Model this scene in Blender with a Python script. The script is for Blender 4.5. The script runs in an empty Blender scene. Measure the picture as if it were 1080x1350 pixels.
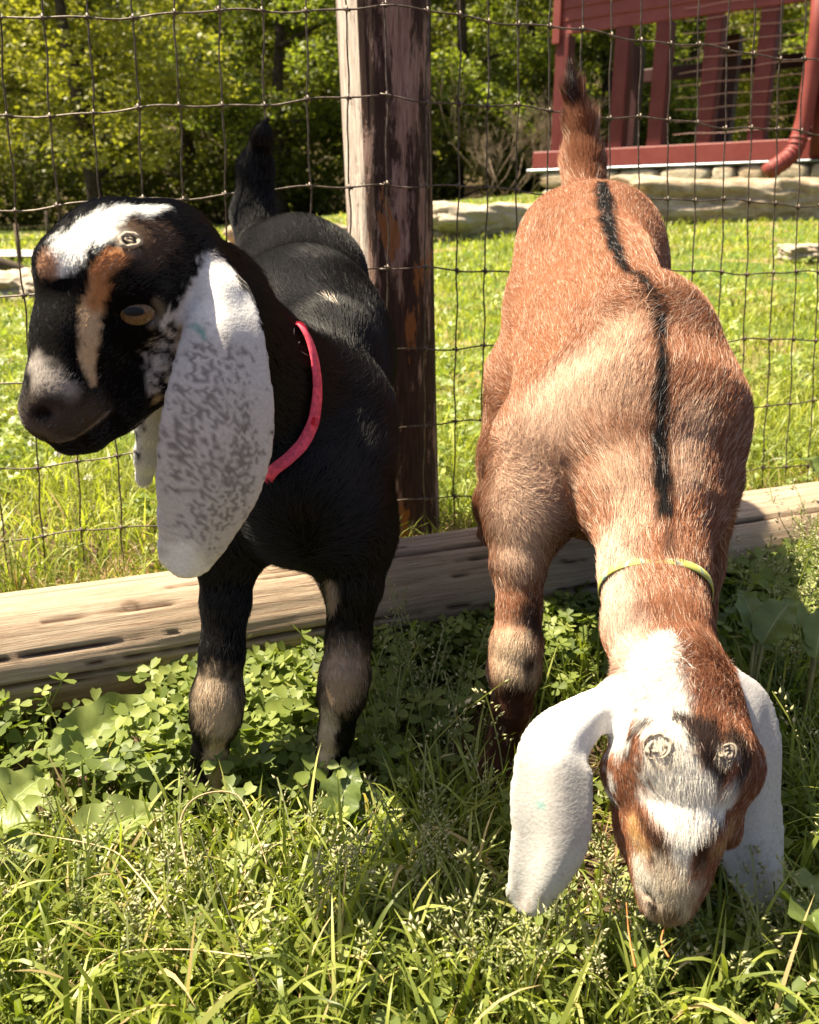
import bpy, math, random, time
import numpy as np
from mathutils import Vector, noise
from mathutils.bvhtree import BVHTree
rad = math.radians
SC = bpy.context.scene
COL = SC.collection
QUICK = False
# ------------------------------------------------------------------ camera
CAM_H = 0.45
PITCH = rad(19.0)
FPX = 1132.0                      # focal length in pixels of a 1080 x 1350 frame
cam = bpy.data.cameras.new('camera')
cam.sensor_fit = 'VERTICAL'
cam.angle_y = 2*math.atan(675/FPX)
cam.clip_start = 0.02; cam.clip_end = 500
cam_ob = bpy.data.objects.new('camera', cam)
cam_ob.location = (0, 0, CAM_H)
cam_ob.rotation_euler = (rad(90)-PITCH, 0, 0)
COL.objects.link(cam_ob)
SC.camera = cam_ob
cam.dof.use_dof = True
cam.dof.focus_distance = 0.62
cam.dof.aperture_fstop = 9.0
cam.lens = cam.lens
# ------------------------------------------------------------------ light
SUN_EL, SUN_AZ = 63.0, -76.0      # azimuth measured from +Y (into the picture), negative = left
sd = Vector((math.sin(rad(SUN_AZ))*math.cos(rad(SUN_EL)), math.cos(rad(SUN_AZ))*math.cos(rad(SUN_EL)), math.sin(rad(SUN_EL))))
sun = bpy.data.lights.new('sun', 'SUN'); sun.energy = 5.0; sun.angle = rad(0.53); sun.color = (1.0, 0.89, 0.67)
sun_ob = bpy.data.objects.new('sun', sun); sun_ob.rotation_euler = sd.to_track_quat('Z', 'Y').to_euler()
sun_ob.location = (-3, 0, 6); COL.objects.link(sun_ob)
world = bpy.data.worlds.new('World'); SC.world = world; world.use_nodes = True
wn = world.node_tree
sky = wn.nodes.new('ShaderNodeTexSky'); sky.sky_type = 'NISHITA'; sky.sun_disc = False
sky.sun_elevation = rad(SUN_EL); sky.sun_rotation = rad(SUN_AZ); sky.air_density = 1.0; sky.dust_density = 4.0
bg = wn.nodes['Background']; bg.inputs['Strength'].default_value = 0.052
wn.links.new(sky.outputs['Color'], bg.inputs['Color'])
SC.view_settings.view_transform = 'Standard'; SC.view_settings.look = 'None'
SC.view_settings.gamma = 1.0; SC.view_settings.use_curve_mapping = False
SC.view_settings.exposure = 1.82
SC.render.engine = 'CYCLES'
SC.cycles.max_bounces = 6; SC.cycles.diffuse_bounces = 3; SC.cycles.glossy_bounces = 2
SC.cycles.transmission_bounces = 3; SC.cycles.transparent_max_bounces = 4
SC.cycles.caustics_reflective = False; SC.cycles.caustics_refractive = False
try:
    SC.cycles_curves.shape = 'RIBBONS'; SC.cycles_curves.subdivisions = 2
except Exception: pass

# ------------------------------------------------------------------ helpers
FW = Vector((0, math.cos(PITCH), -math.sin(PITCH))); UP = Vector((0, math.sin(PITCH), math.cos(PITCH)))
CAMP = Vector((0, 0, CAM_H))
def ray(px, py):
    return FW + Vector((1, 0, 0))*((px-540)/FPX) - UP*((py-675)/FPX)
def P(px, py, Y):                 # the point seen at a pixel, at horizontal distance Y from the camera
    d = ray(px, py); return CAMP + d*(Y/d.y)
def depth(p): return (Vector(p)-CAMP).dot(FW)
def project(p):
    v = Vector(p)-CAMP; t = v.dot(FW)
    return 540+FPX*v.x/t, 675-FPX*v.dot(UP)/t
def ss(a, b, x):
    t = np.clip((x-a)/(b-a), 0, 1); return t*t*(3-2*t)
def ground_z(x, y):
    x = np.asarray(x, float); y = np.asarray(y, float)
    a = x/np.maximum(y, .3)
    s = .030+.052*ss(-.35, .25, a)
    return s*np.clip(y-1.25, 0, 9)+.006*np.sin(x*7+1)*np.sin(y*6)*(y > .2)
def gz(x, y): return float(ground_z(x, y))
def G(px, py, z=0.0):             # the ground point seen at a pixel
    d = ray(px, py); 
    t = 0.2
    while t < 60:
        p = CAMP+d*t
        if p.z < gz(p.x, p.y)+z: return p
        t *= 1.01
    return CAMP+d*t

def tagit(o, label=None, cat=None, group=None, kind=None):
    if label: o['label'] = label
    if cat: o['category'] = cat
    if group: o['group'] = group
    if kind: o['kind'] = kind
    return o
def empty(name, loc, label, cat, group=None):
    o = bpy.data.objects.new(name, None); o.location = loc; o.empty_display_size = .1
    COL.objects.link(o); return tagit(o, label, cat, group)
def link(name, me, mats=(), parent=None, smooth=True):
    if mats is not None:
        for m in (mats if isinstance(mats, (list, tuple)) else [mats]): me.materials.append(m)
    if smooth and len(me.polygons):
        me.polygons.foreach_set('use_smooth', np.ones(len(me.polygons), bool))
    o = bpy.data.objects.new(name, me); COL.objects.link(o)
    if parent is not None:
        o.parent = parent; o.matrix_parent_inverse = parent_mat(parent).inverted()
    return o
def parent_mat(p):
    from mathutils import Matrix
    m = Matrix.LocRotScale(p.location, p.rotation_euler, p.scale)
    return (parent_mat(p.parent) @ p.matrix_parent_inverse @ m) if p.parent else m
def mesh_np(name, V, F):
    """V (n,3), F (m,3) or (m,4)"""
    V = np.asarray(V, np.float32); F = np.asarray(F, np.int32)
    me = bpy.data.meshes.new(name)
    me.vertices.add(len(V)); me.vertices.foreach_set('co', V.ravel())
    k = F.shape[1]
    me.loops.add(F.size); me.loops.foreach_set('vertex_index', F.ravel())
    me.polygons.add(len(F)); me.polygons.foreach_set('loop_start', np.arange(0, F.size, k, dtype=np.int32))
    me.update(calc_edges=True)
    return me
def fattr(me, name, vals, dom='POINT'):
    a = me.attributes.new(name, 'FLOAT', dom); a.data.foreach_set('value', np.asarray(vals, np.float32).ravel())
def cattr(me, name, rgb, dom='POINT'):
    a = me.attributes.new(name, 'FLOAT_COLOR', dom)
    c = np.ones((len(rgb), 4), np.float32); c[:, :3] = rgb; a.data.foreach_set('color', c.ravel())
class MB:
    """collects simple shapes in one mesh"""
    def __init__(s): s.V = []; s.F = []
    def add(s, V, F):
        b = len(s.V); s.V += [tuple(v) for v in V]; s.F += [tuple(b+i for i in f) for f in F]
    def box(s, c, sz, rot=None, bev=0):
        hx, hy, hz = sz[0]/2, sz[1]/2, sz[2]/2
        V = [Vector((x, y, z)) for x in (-hx, hx) for y in (-hy, hy) for z in (-hz, hz)]
        if rot is not None: V = [rot @ v for v in V]
        c = Vector(c); s.add([v+c for v in V], [(0,1,3,2),(4,6,7,5),(0,4,5,1),(2,3,7,6),(0,2,6,4),(1,5,7,3)])
    def tube(s, pts, rs, n=6, cap=True, rnd=0, flat=1.0):
        pts = [Vector(p) for p in pts]
        if not hasattr(rs, '__len__'): rs = [rs]*len(pts)
        V = []; F = []; ref = None
        for i, p in enumerate(pts):
            t = (pts[min(i+1, len(pts)-1)]-pts[max(i-1, 0)]).normalized()
            if ref is None: ref = t.orthogonal().normalized()
            ref = (ref-t*ref.dot(t)).normalized(); b = t.cross(ref)
            for k in range(n):
                a = 2*math.pi*k/n; r = rs[i]*(1+rnd*(random.random()-.5))
                V.append(p+(ref*math.cos(a)*flat+b*math.sin(a))*r)
        for i in range(len(pts)-1):
            for k in range(n):
                F.append((i*n+k, i*n+(k+1) % n, (i+1)*n+(k+1) % n, (i+1)*n+k))
        if cap: F.append(tuple(range(n))[::-1]); F.append(tuple((len(pts)-1)*n+k for k in range(n)))
        s.add(V, F)
    def mesh(s, name='mesh'):
        me = bpy.data.meshes.new(name); me.from_pydata(s.V, [], s.F); me.update(); return me
    def build(s, name, mat, parent=None, smooth=True):
        return link(name, s.mesh(name), mat, parent, smooth)

# value noise, vectorised
_PT = np.random.default_rng(12).permutation(4096); _PV = np.random.default_rng(13).random(4096)
def _h(i, j, k, seed):
    return _PV[_PT[(_PT[(_PT[(i+seed*131) & 4095]+j) & 4095]+k) & 4095]]
def vnoise(p, scale=1.0, seed=0, octv=2):
    p = np.asarray(p, float); out = 0; amp = 1; tot = 0
    for o in range(octv):
        q = p*scale+seed*7.31+1000; i = np.floor(q).astype(np.int64); f = q-i; f = f*f*(3-2*f); v = 0
        for dx in (0, 1):
            for dy in (0, 1):
                for dz in (0, 1):
                    w = (f[:, 0] if dx else 1-f[:, 0])*(f[:, 1] if dy else 1-f[:, 1])*(f[:, 2] if dz else 1-f[:, 2])
                    v = v+w*_h(i[:, 0]+dx, i[:, 1]+dy, i[:, 2]+dz, seed+o)
        out = out+v*amp; tot += amp; amp *= .5; scale *= 2
    return out/tot                # 0..1

# materials
def new_mat(name):
    m = bpy.data.materials.new(name); m.use_nodes = True; nt = m.node_tree
    return m, nt, nt.nodes['Principled BSDF'], nt.nodes['Material Output']
def nd(nt, typ, **kw):
    n = nt.nodes.new(typ)
    for k, v in kw.items():
        if k in n.inputs: n.inputs[k].default_value = v
        else: setattr(n, k, v)
    return n
def ramp(nt, src, stops, interp='LINEAR'):
    r = nt.nodes.new('ShaderNodeValToRGB'); r.color_ramp.interpolation = interp
    el = r.color_ramp.elements
    while len(el) < len(stops): el.new(.5)
    for e, (p, c) in zip(el, stops): e.position = p; e.color = (*c, 1)
    nt.links.new(src, r.inputs['Fac']); return r.outputs['Color']
def texco(nt, scale=(1, 1, 1), out='Object'):
    t = nt.nodes.new('ShaderNodeTexCoord'); m = nt.nodes.new('ShaderNodeMapping')
    m.inputs['Scale'].default_value = scale; nt.links.new(t.outputs[out], m.inputs['Vector']); return m.outputs['Vector']
def noise_n(nt, vec, scale, detail=4, rough=.6, dist=0):
    n = nt.nodes.new('ShaderNodeTexNoise'); n.inputs['Scale'].default_value = scale; n.inputs['Detail'].default_value = detail
    n.inputs['Roughness'].default_value = rough; n.inputs['Distortion'].default_value = dist
    nt.links.new(vec, n.inputs['Vector']); return n.outputs['Fac']
def bump(nt, bs, h, strength, dist):
    b = nt.nodes.new('ShaderNodeBump'); b.inputs['Strength'].default_value = strength; b.inputs['Distance'].default_value = dist
    nt.links.new(h, b.inputs['Height']); nt.links.new(b.outputs['Normal'], bs.inputs['Normal']); return b
def mixc(nt, f, a, b, mode='MIX'):
    m = nt.nodes.new('ShaderNodeMix'); m.data_type = 'RGBA'; m.blend_type = mode
    for s, v in ((m.inputs[0], f), (m.inputs[6], a), (m.inputs[7], b)):
        if hasattr(v, 'is_output'): nt.links.new(v, s)
        elif isinstance(v, tuple): s.default_value = (*v, 1)
        else: s.default_value = v
    return m.outputs[2]
def mathn(nt, op, a, b=None):
    m = nt.nodes.new('ShaderNodeMath'); m.operation = op
    for s, v in ((m.inputs[0], a), (m.inputs[1], b)):
        if v is None: continue
        if hasattr(v, 'is_output'): nt.links.new(v, s)
        else: s.default_value = v
    return m.outputs[0]
def simple_mat(name, rgb, rough=.6, spec=.4, nscale=40, var=.25, bmp=.3, bdist=.002, metallic=0):
    m, nt, bs, out = new_mat(name); v = texco(nt)
    n = noise_n(nt, v, nscale, 5)
    lo = tuple(c*(1-var) for c in rgb); hi = tuple(min(1, c*(1+var)) for c in rgb)
    nt.links.new(ramp(nt, n, [(.3, lo), (.7, hi)]), bs.inputs['Base Color'])
    bs.inputs['Roughness'].default_value = rough; bs.inputs['Specular IOR Level'].default_value = spec
    bs.inputs['Metallic'].default_value = metallic
    if bmp: bump(nt, bs, n, bmp, bdist)
    return m
def leaf_mat(name, stops, attr='rnd', rough=.5, trans=.45, spec=.35, tint=1.6, veins=False, vnode=None):
    """leaf: diffuse + gloss in front, translucency through"""
    m, nt, bs, out = new_mat(name)
    at = nd(nt, 'ShaderNodeAttribute', attribute_name=attr)
    c = ramp(nt, at.outputs['Fac'], stops)
    if vnode: c = vnode(nt, c)
    nt.links.new(c, bs.inputs['Base Color']); bs.inputs['Roughness'].default_value = rough
    bs.inputs['Specular IOR Level'].default_value = spec
    tr = nd(nt, 'ShaderNodeBsdfTranslucent')
    c2 = mixc(nt, 1.0, c, (1.25*tint, 1.35*tint, .45*tint), 'MULTIPLY')
    nt.links.new(c2, tr.inputs['Color'])
    mx = nd(nt, 'ShaderNodeMixShader'); mx.inputs[0].default_value = trans
    nt.links.new(bs.outputs[0], mx.inputs[1]); nt.links.new(tr.outputs[0], mx.inputs[2]); nt.links.new(mx.outputs[0], out.inputs['Surface'])
    return m
# ================================================================== ground and lawn base
def ground():
    xs = np.concatenate([-np.geomspace(160, 3, 26), np.linspace(-2.8, 2.8, 140), np.geomspace(3, 160, 26)])
    ys = np.concatenate([np.linspace(-3, 2.2, 120), np.geomspace(2.3, 260, 70)])
    X, Y = np.meshgrid(xs, ys); Z = ground_z(X, Y)
    # woodland floor climbs behind the lawn
    Z = Z+np.clip(Y-17, 0, 200)*.33*ss(17, 24, Y)
    p = np.stack([X.ravel(), Y.ravel(), np.zeros(X.size)], 1)
    near = 1-ss(2, 4, Y.ravel()); Z = Z.ravel()+(vnoise(p, 14, 3, 3)-.5)*.018*near+(vnoise(p, 1.1, 8, 2)-.5)*.05*(1-near)*(1-ss(9, 12, Y.ravel()))
    nx, ny = len(xs), len(ys); idx = np.arange(nx*ny).reshape(ny, nx)
    F = np.stack([idx[:-1, :-1].ravel(), idx[:-1, 1:].ravel(), idx[1:, 1:].ravel(), idx[1:, :-1].ravel()], 1)
    me = mesh_np('ground', np.stack([p[:, 0], p[:, 1], Z], 1), F)
    m, nt, bs, out = new_mat('soil_and_turf'); v = texco(nt)
    n1 = noise_n(nt, v, 3.2, 6, .65); n2 = noise_n(nt, v, 60, 5, .7); n3 = noise_n(nt, v, 14, 4, .6)
    soil = ramp(nt, n2, [(.25, (.035, .022, .014)), (.55, (.10, .065, .042)), (.8, (.22, .15, .10))])
    turf = ramp(nt, n2, [(.25, (.030, .050, .010)), (.5, (.075, .12, .022)), (.75, (.16, .20, .045))])
    turf = mixc(nt, ramp(nt, n1, [(.50, (0, 0, 0)), (.68, (1, 1, 1))]), turf, (.30, .20, .11))
    sep = nd(nt, 'ShaderNodeSeparateXYZ'); g_ = nd(nt, 'ShaderNodeNewGeometry'); nt.links.new(g_.outputs['Position'], sep.inputs[0])
    far = nd(nt, 'ShaderNodeMapRange'); far.inputs[1].default_value = 1.25; far.inputs[2].default_value = 1.7
    nt.links.new(sep.outputs['Y'], far.inputs[0])
    wood = nd(nt, 'ShaderNodeMapRange'); wood.inputs[1].default_value = 15; wood.inputs[2].default_value = 19
    nt.links.new(sep.outputs['Y'], wood.inputs[0])
    c = mixc(nt, far.outputs[0], soil, turf); c = mixc(nt, wood.outputs[0], c, (.075, .055, .030))
    nt.links.new(c, bs.inputs['Base Color']); bs.inputs['Roughness'].default_value = .95; bs.inputs['Specular IOR Level'].default_value = .1
    bump(nt, bs, n2, .8, .012)
    o = link('ground', me, m); o['kind'] = 'structure'; return o
ground()
# gravel road far off at the left
me = []
mb = MB(); V = []; n = 30
for i in range(n+1):
    x = -9+i*.25
    for dy in (0, .62): V.append((x, 6.3+dy+.1*math.sin(x), gz(x, 6.3+dy)+.035))
mb.add(V, [(2*i, 2*i+2, 2*i+3, 2*i+1) for i in range(n)])
o = mb.build('gravel_road', simple_mat('pale_gravel', (.42, .41, .42), .9, .2, 60, .3, .6, .01)); o['kind'] = 'structure'

# ================================================================== rock ledge
def rock_mat(name, top, side, seed=0):
    m, nt, bs, out = new_mat(name); v = texco(nt, (1, 1, 1.8))
    n = noise_n(nt, v, 9, 8, .68, .4); n2 = noise_n(nt, v, 45, 6, .7)
    c = ramp(nt, n, [(.3, side), (.5, tuple((a+b)/2 for a, b in zip(side, top))), (.66, top)])
    c = mixc(nt, .5, c, ramp(nt, n2, [(.3, (.45, .42, .38)), (.65, (1, 1, 1))]), 'MULTIPLY')
    nt.links.new(c, bs.inputs['Base Color']); bs.inputs['Roughness'].default_value = .9; bs.inputs['Specular IOR Level'].default_value = .2
    h = mathn(nt, 'ADD', n, mathn(nt, 'MULTIPLY', n2, .4)); bump(nt, bs, h, .9, .03); return m
M_ROCK = rock_mat('pale_limestone', (.60, .51, .38), (.30, .19, .11)); M_ROCK2 = rock_mat('white_limestone', (.58, .52, .42), (.36, .27, .18))
def rock_mesh(c, size, rotz=0, seed=0, sub=4, boxy=.55, amp=.13):
    import bmesh
    bm = bmesh.new(); bmesh.ops.create_icosphere(bm, subdivisions=sub, radius=1)
    cz, sz = math.cos(rotz), math.sin(rotz)
    for v in bm.verts:
        p = v.co.copy(); m = max(abs(p.x), abs(p.y), abs(p.z)); q = p.lerp(p/m, boxy)
        nn = noise.fractal(Vector((p.x*1.6+seed*5.1, p.y*1.6, p.z*1.5)), .75, 2.3, 7)-.6*abs(noise.noise(Vector((p.x*3.5+seed*2, p.y*3, p.z*3))))
        st = noise.noise(Vector((p.x*.8+seed, p.y*.8, p.z*3)))*.02
        q = q*(1+amp*nn+st); x, y, z = q.x*size[0]/2, q.y*size[1]/2, q.z*size[2]/2
        v.co = Vector((c[0]+x*cz-y*sz, c[1]+x*sz+y*cz, c[2]+z))
    me = bpy.data.meshes.new('rock'); bm.to_mesh(me); bm.free(); return me
def rock_at(x0, x1, ytop, ybot, Y, Y2, name, label, seed, mat=None, boxy=.55, dd=.5, group='pale edging rocks along the lawn'):
    a = P(x0, ybot, Y); b = P(x1, ybot, Y2); t = P((x0+x1)/2, ytop, (Y+Y2)/2+dd*.3)
    c = (a+b)/2; h = max(t.z-c.z, .03); L = (Vector((b.x, b.y, 0))-Vector((a.x, a.y, 0)))
    rz = math.atan2(L.y, L.x); zc = c.z+h/2-.02
    o = link(name, rock_mesh((c.x, c.y+dd/2, zc), (L.length*1.04, dd, h*1.12+.04), rz, seed, 5, boxy, .24), mat or M_ROCK, None, True)
    tagit(o, label, 'rock', group); return o
rock_at(-60, 56, 360, 402, 4.0, 4.1, 'edging_rock', 'rounded pale rock seen left of the black goat\'s nose', 1, M_ROCK2, .4)
rock_at(40, 170, 352, 388, 4.2, 4.5, 'edging_rock', 'pale rock hidden behind the head of the black goat', 2)
rock_at(160, 320, 330, 366, 4.6, 4.9, 'edging_rock', 'low pale rock behind the neck of the black goat', 3)
rock_at(300, 470, 297, 340, 5.0, 5.4, 'edging_rock', 'tan rock rising between the black goat\'s tail and rump', 4)
rock_at(440, 585, 300, 330, 5.4, 5.8, 'edging_rock', 'pale rock showing just beside the wooden corner post', 5)
rock_at(568, 735, 272, 318, 5.5, 5.9, 'edging_rock', 'long pale rock between the corner post and brown goat', 6, M_ROCK2, .7)
rock_at(720, 850, 262, 306, 5.9, 6.1, 'edging_rock', 'pale rock hidden behind the brown goat\'s rump', 7)
rock_at(835, 1200, 237, 292, 6.1, 6.5, 'edging_rock', 'largest long rock slab under the red porch', 8, M_ROCK, .75)
rock_at(1044, 1120, 322, 335, 4.1, 4.1, 'flat_stone', 'flat pale stone lying in the lawn at the right', 9, M_ROCK2, .5, .25, None)

# ================================================================== red porch on a stone footing
def red_mat(name, rgb):
    m, nt, bs, out = new_mat(name); v = texco(nt)
    n = noise_n(nt, v, 5, 6, .65); n2 = noise_n(nt, texco(nt, (30, 30, 3)), 4, 5, .6)
    c = mixc(nt, ramp(nt, n, [(.35, (0, 0, 0)), (.75, (.5, .5, .5))]), rgb, tuple(min(1, x*1.5+.03) for x in rgb))
    c = mixc(nt, .35, c, ramp(nt, n2, [(.3, (.55, .5, .5)), (.6, (1, 1, 1))]), 'MULTIPLY')
    nt.links.new(c, bs.inputs['Base Color']); bs.inputs['Roughness'].default_value = .55; bs.inputs['Specular IOR Level'].default_value = .35
    bump(nt, bs, n2, .25, .004); return m
M_REDP = red_mat('barn_red_paint', (.105, .010, .009)); M_REDL = red_mat('sunlit_barn_red_paint', (.19, .032, .026)); M_REDD = red_mat('shaded_barn_red_paint', (.045, .008, .008))  # lighter red holds painted sunlight, darkest red holds painted shade
def porch():
    A = P(728, 213, 9.6); B = P(1250, 216, 7.35)              # floor line of the front, left corner to right
    fz = (A.z+B.z)/2
    A.z = B.z = fz
    ux = Vector((B.x-A.x, B.y-A.y, 0)); Lf = ux.length; ux.normalize(); inw = Vector((-ux.y, ux.x, 0))
    R_ = None
    from mathutils import Matrix
    R_ = Matrix((ux, inw, Vector((0, 0, 1)))).transposed()
    root = empty('red_porch', A+Vector((0, 0, -.5)), 'barn red wooden porch with open bays on a pale stone footing', 'porch')
    gl = lambda s, d, z: A+ux*s+inw*d+Vector((0, 0, z))
    def s_at(px):                                            # distance along the front seen at a pixel column
        d = ray(px, 110); n_ = inw; t = (A+inw*.09-CAMP).dot(n_)/d.dot(n_); q = CAMP+d*t; return (q-A).dot(ux)
    def box(name, s, d, z, sz, mat, rot=None, parent=root):
        mb = MB(); mb.box(gl(s, d, z), sz, R_ if rot is None else R_ @ rot); o = mb.build(name, mat, parent, False)
        b = o.modifiers.new('bevel', 'BEVEL'); b.width = .008; b.segments = 1; return o
    H = 2.15-fz-.17
    box('sill_beam', Lf/2-.1, .10, .085, (Lf+.25, .24, .17), M_REDL)
    box('metal_flashing', Lf/2-.1, .09, -.012, (Lf+.34, .30, .022), simple_mat('grey_metal_flashing', (.22, .24, .27), .4, .5, 20, .2, 0, metallic=.6))
    # posts of the front
    for px in (743, 820, 872, 937, 1007, 1110, 1190):
        box('post', s_at(px), .09, .17+H/2, (.15, .13, H), M_REDP)
    for px in (776, 908, 1046):                               # posts of the far side, their shade put into a darker red
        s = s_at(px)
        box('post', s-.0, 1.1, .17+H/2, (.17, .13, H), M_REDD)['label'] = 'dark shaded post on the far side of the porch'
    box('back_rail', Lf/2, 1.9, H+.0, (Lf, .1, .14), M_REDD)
    # clapboards above the bays, one by one; the lower edge rises to the right
    for k in range(7):
        z = .17+H+.06+k*.115
        sl = 0.0
        from mathutils import Matrix as Mx
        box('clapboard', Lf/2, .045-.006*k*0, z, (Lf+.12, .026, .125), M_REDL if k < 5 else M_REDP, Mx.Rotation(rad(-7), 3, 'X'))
    box('corner_trim', -.03, .06, .17+H+.40, (.09, .12, .95), M_REDL)
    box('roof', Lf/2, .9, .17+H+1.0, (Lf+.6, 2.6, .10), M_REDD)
    # screen wires strung over the right-hand bays
    for k in range(11):
        z = .26+k*.105; pts = []
        for i in range(15):
            s = s_at(898)+(Lf-s_at(898))*i/14; pts.append(gl(s, .012, z+.007*math.sin(i*1.7+k)))
        mb = MB(); mb.tube(pts, .0030, 4); mb.build('screen_wire', M_WIRER, root)
    # footing stones
    random.seed(5); s = -.18
    rows = [(-.02, .17), (-.19, .17), (-.36, .19)]
    for (zt, hh) in rows:
        s = -.20+random.random()*.1
        while s < Lf:
            w = random.uniform(.22, .55); me = rock_mesh(gl(s+w/2, .10+random.uniform(-.01, .01), zt-hh/2-.003), (w*.98, .32, hh*.97), math.atan2(ux.y, ux.x), random.random()*50, 3, .8, .06)
            link('foundation_stone', me, random.choice([M_ROCK2, M_ROCK2, M_ROCK]), root); s += w
    box('footing_core', Lf/2, .14, -.28, (Lf+.1, .18, .50), M_MORTAR)
    # porch floor
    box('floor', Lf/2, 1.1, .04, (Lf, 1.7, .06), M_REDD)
    # downspout with an elbow at the foot
    def dp(px, py, d): 
        dd = ray(px, py); n_ = inw; base = A-inw*d; t = (base-CAMP).dot(n_)/dd.dot(n_); return CAMP+dd*t
    pts = [dp(1086, -60, .16), dp(1079, 40, .16), dp(1068, 110, .16), dp(1062, 150, .16), dp(1054, 180, .17), dp(1048, 198, .20), dp(1037, 210, .26), dp(1024, 219, .33), dp(1010, 228, .38)]
    mb = MB(); mb.tube(pts, [.070]*9, 14); mb.build('downspout', M_REDL, root)
    mb = MB()
    for i in (4, 5, 6, 7):
        for f in (.2, .6):
            c = pts[i].lerp(pts[min(i+1, 8)], f); t = (pts[min(i+1, 8)]-pts[i]).normalized(); mb.tube([c-t*.01, c+t*.01], [.076, .076], 14)
    mb.build('elbow_crimp', M_REDL, root)
    pts = [dp(1096, 60, .02), dp(1086, 130, .02), dp(1078, 205, .02)]
    mb = MB(); mb.tube(pts, .07, 12); mb.build('drain_pipe', M_REDP, root)
M_WIRER = simple_mat('rusty_red_wire', (.55, .30, .26), .5, .5, 50, .2, 0)
M_MORTAR = simple_mat('grey_mortar', (.34, .29, .22), .95, .1, 60, .3, .4, .004)
porch()

# ================================================================== corner post
def corner_post():
    m, nt, bs, out = new_mat('weathered_post'); v = texco(nt, (1, 1, .09))
    g1 = noise_n(nt, v, 260, 6, .75, .3); v2 = texco(nt, (1, 1, .20)); g2 = noise_n(nt, v2, 30, 7, .70, .15); v3 = texco(nt, (1, 1, .28)); g3 = noise_n(nt, v3, 24, 5, .6, .2)
    at = nd(nt, 'ShaderNodeAttribute', attribute_name='face')
    grey = ramp(nt, g1, [(.25, (.16, .12, .10)), (.45, (.44, .36, .31)), (.7, (.66, .58, .51))])
    bark = ramp(nt, g1, [(.3, (.022, .013, .010)), (.6, (.07, .040, .030)), (.8, (.14, .09, .07))])
    worn = ramp(nt, g1, [(.3, (.10, .06, .05)), (.5, (.30, .19, .15)), (.75, (.46, .33, .27))])
    msk = ramp(nt, g2, [(.51, (0, 0, 0)), (.56, (1, 1, 1))]); c = mixc(nt, msk, bark, worn)
    msk2 = ramp(nt, g3, [(.58, (0, 0, 0)), (.60, (.85, .85, .85))]); c = mixc(nt, msk2, c, (.30, .12, .04))
    c = mixc(nt, at.outputs['Fac'], c, grey); nt.links.new(c, bs.inputs['Base Color'])
    bs.inputs['Roughness'].default_value = .85; bs.inputs['Specular IOR Level'].default_value = .15
    bump(nt, bs, mathn(nt, 'ADD', g1, mathn(nt, 'MULTIPLY', msk, .7)), .8, .0022)
    b = P(527, 712, 1.165); t = P(500, -60, 1.165); b.z = -.05
    ax = (t-b); L = ax.length; ax.normalize()
    # cross-section: flat sawn face to the left, rough round front
    prof = []
    n = 56
    for k in range(n):
        a = 2*math.pi*k/n; x, y = math.cos(a), math.sin(a)
        r = .058
        px, py = r*x, r*y
        # left face plane
        nx_, ny_ = -.93, -.37; dpl = px*nx_+py*ny_
        if dpl > .043: px -= nx_*(dpl-.043); py -= ny_*(dpl-.043)
        prof.append((px, py, 1.0 if dpl > .044 else 0.0))
    rows = 240; V = []; FA = []
    for i in range(rows+1):
        h = L*i/rows; c = b+ax*h
        for k, (px, py, f) in enumerate(prof):
            a = 2*math.pi*k/n
            nz = noise.noise(Vector((math.cos(a)*5, math.sin(a)*5, h*3)))*.0035+noise.noise(Vector((math.cos(a)*16, math.sin(a)*16, h*2.2)))*.0016
            # long drying checks
            for (ak, w_) in ((4.35, .05), (5.05, .04), (3.7, .03)):
                da = abs((a-ak-.12*math.sin(h*3+ak)+math.pi) % (2*math.pi)-math.pi)
                if da < w_*1.6: nz -= .004*(1-da/(w_*1.6))*(.4+.6*abs(math.sin(h*4+ak)))
            rr = math.hypot(px, py); s_ = (rr+nz)/rr
            V.append((c.x+px*s_, c.y+py*s_, c.z)); FA.append(f)
    F = [(i*n+k, i*n+(k+1) % n, (i+1)*n+(k+1) % n, (i+1)*n+k) for i in range(rows) for k in range(n)]
    me = mesh_np('post', V, F); fattr(me, 'face', FA)
    o = link('fence_post', me, m); tagit(o, 'weathered dark corner post with a sunlit grey sawn face, behind the black goat', 'fence post')
corner_post()

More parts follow.
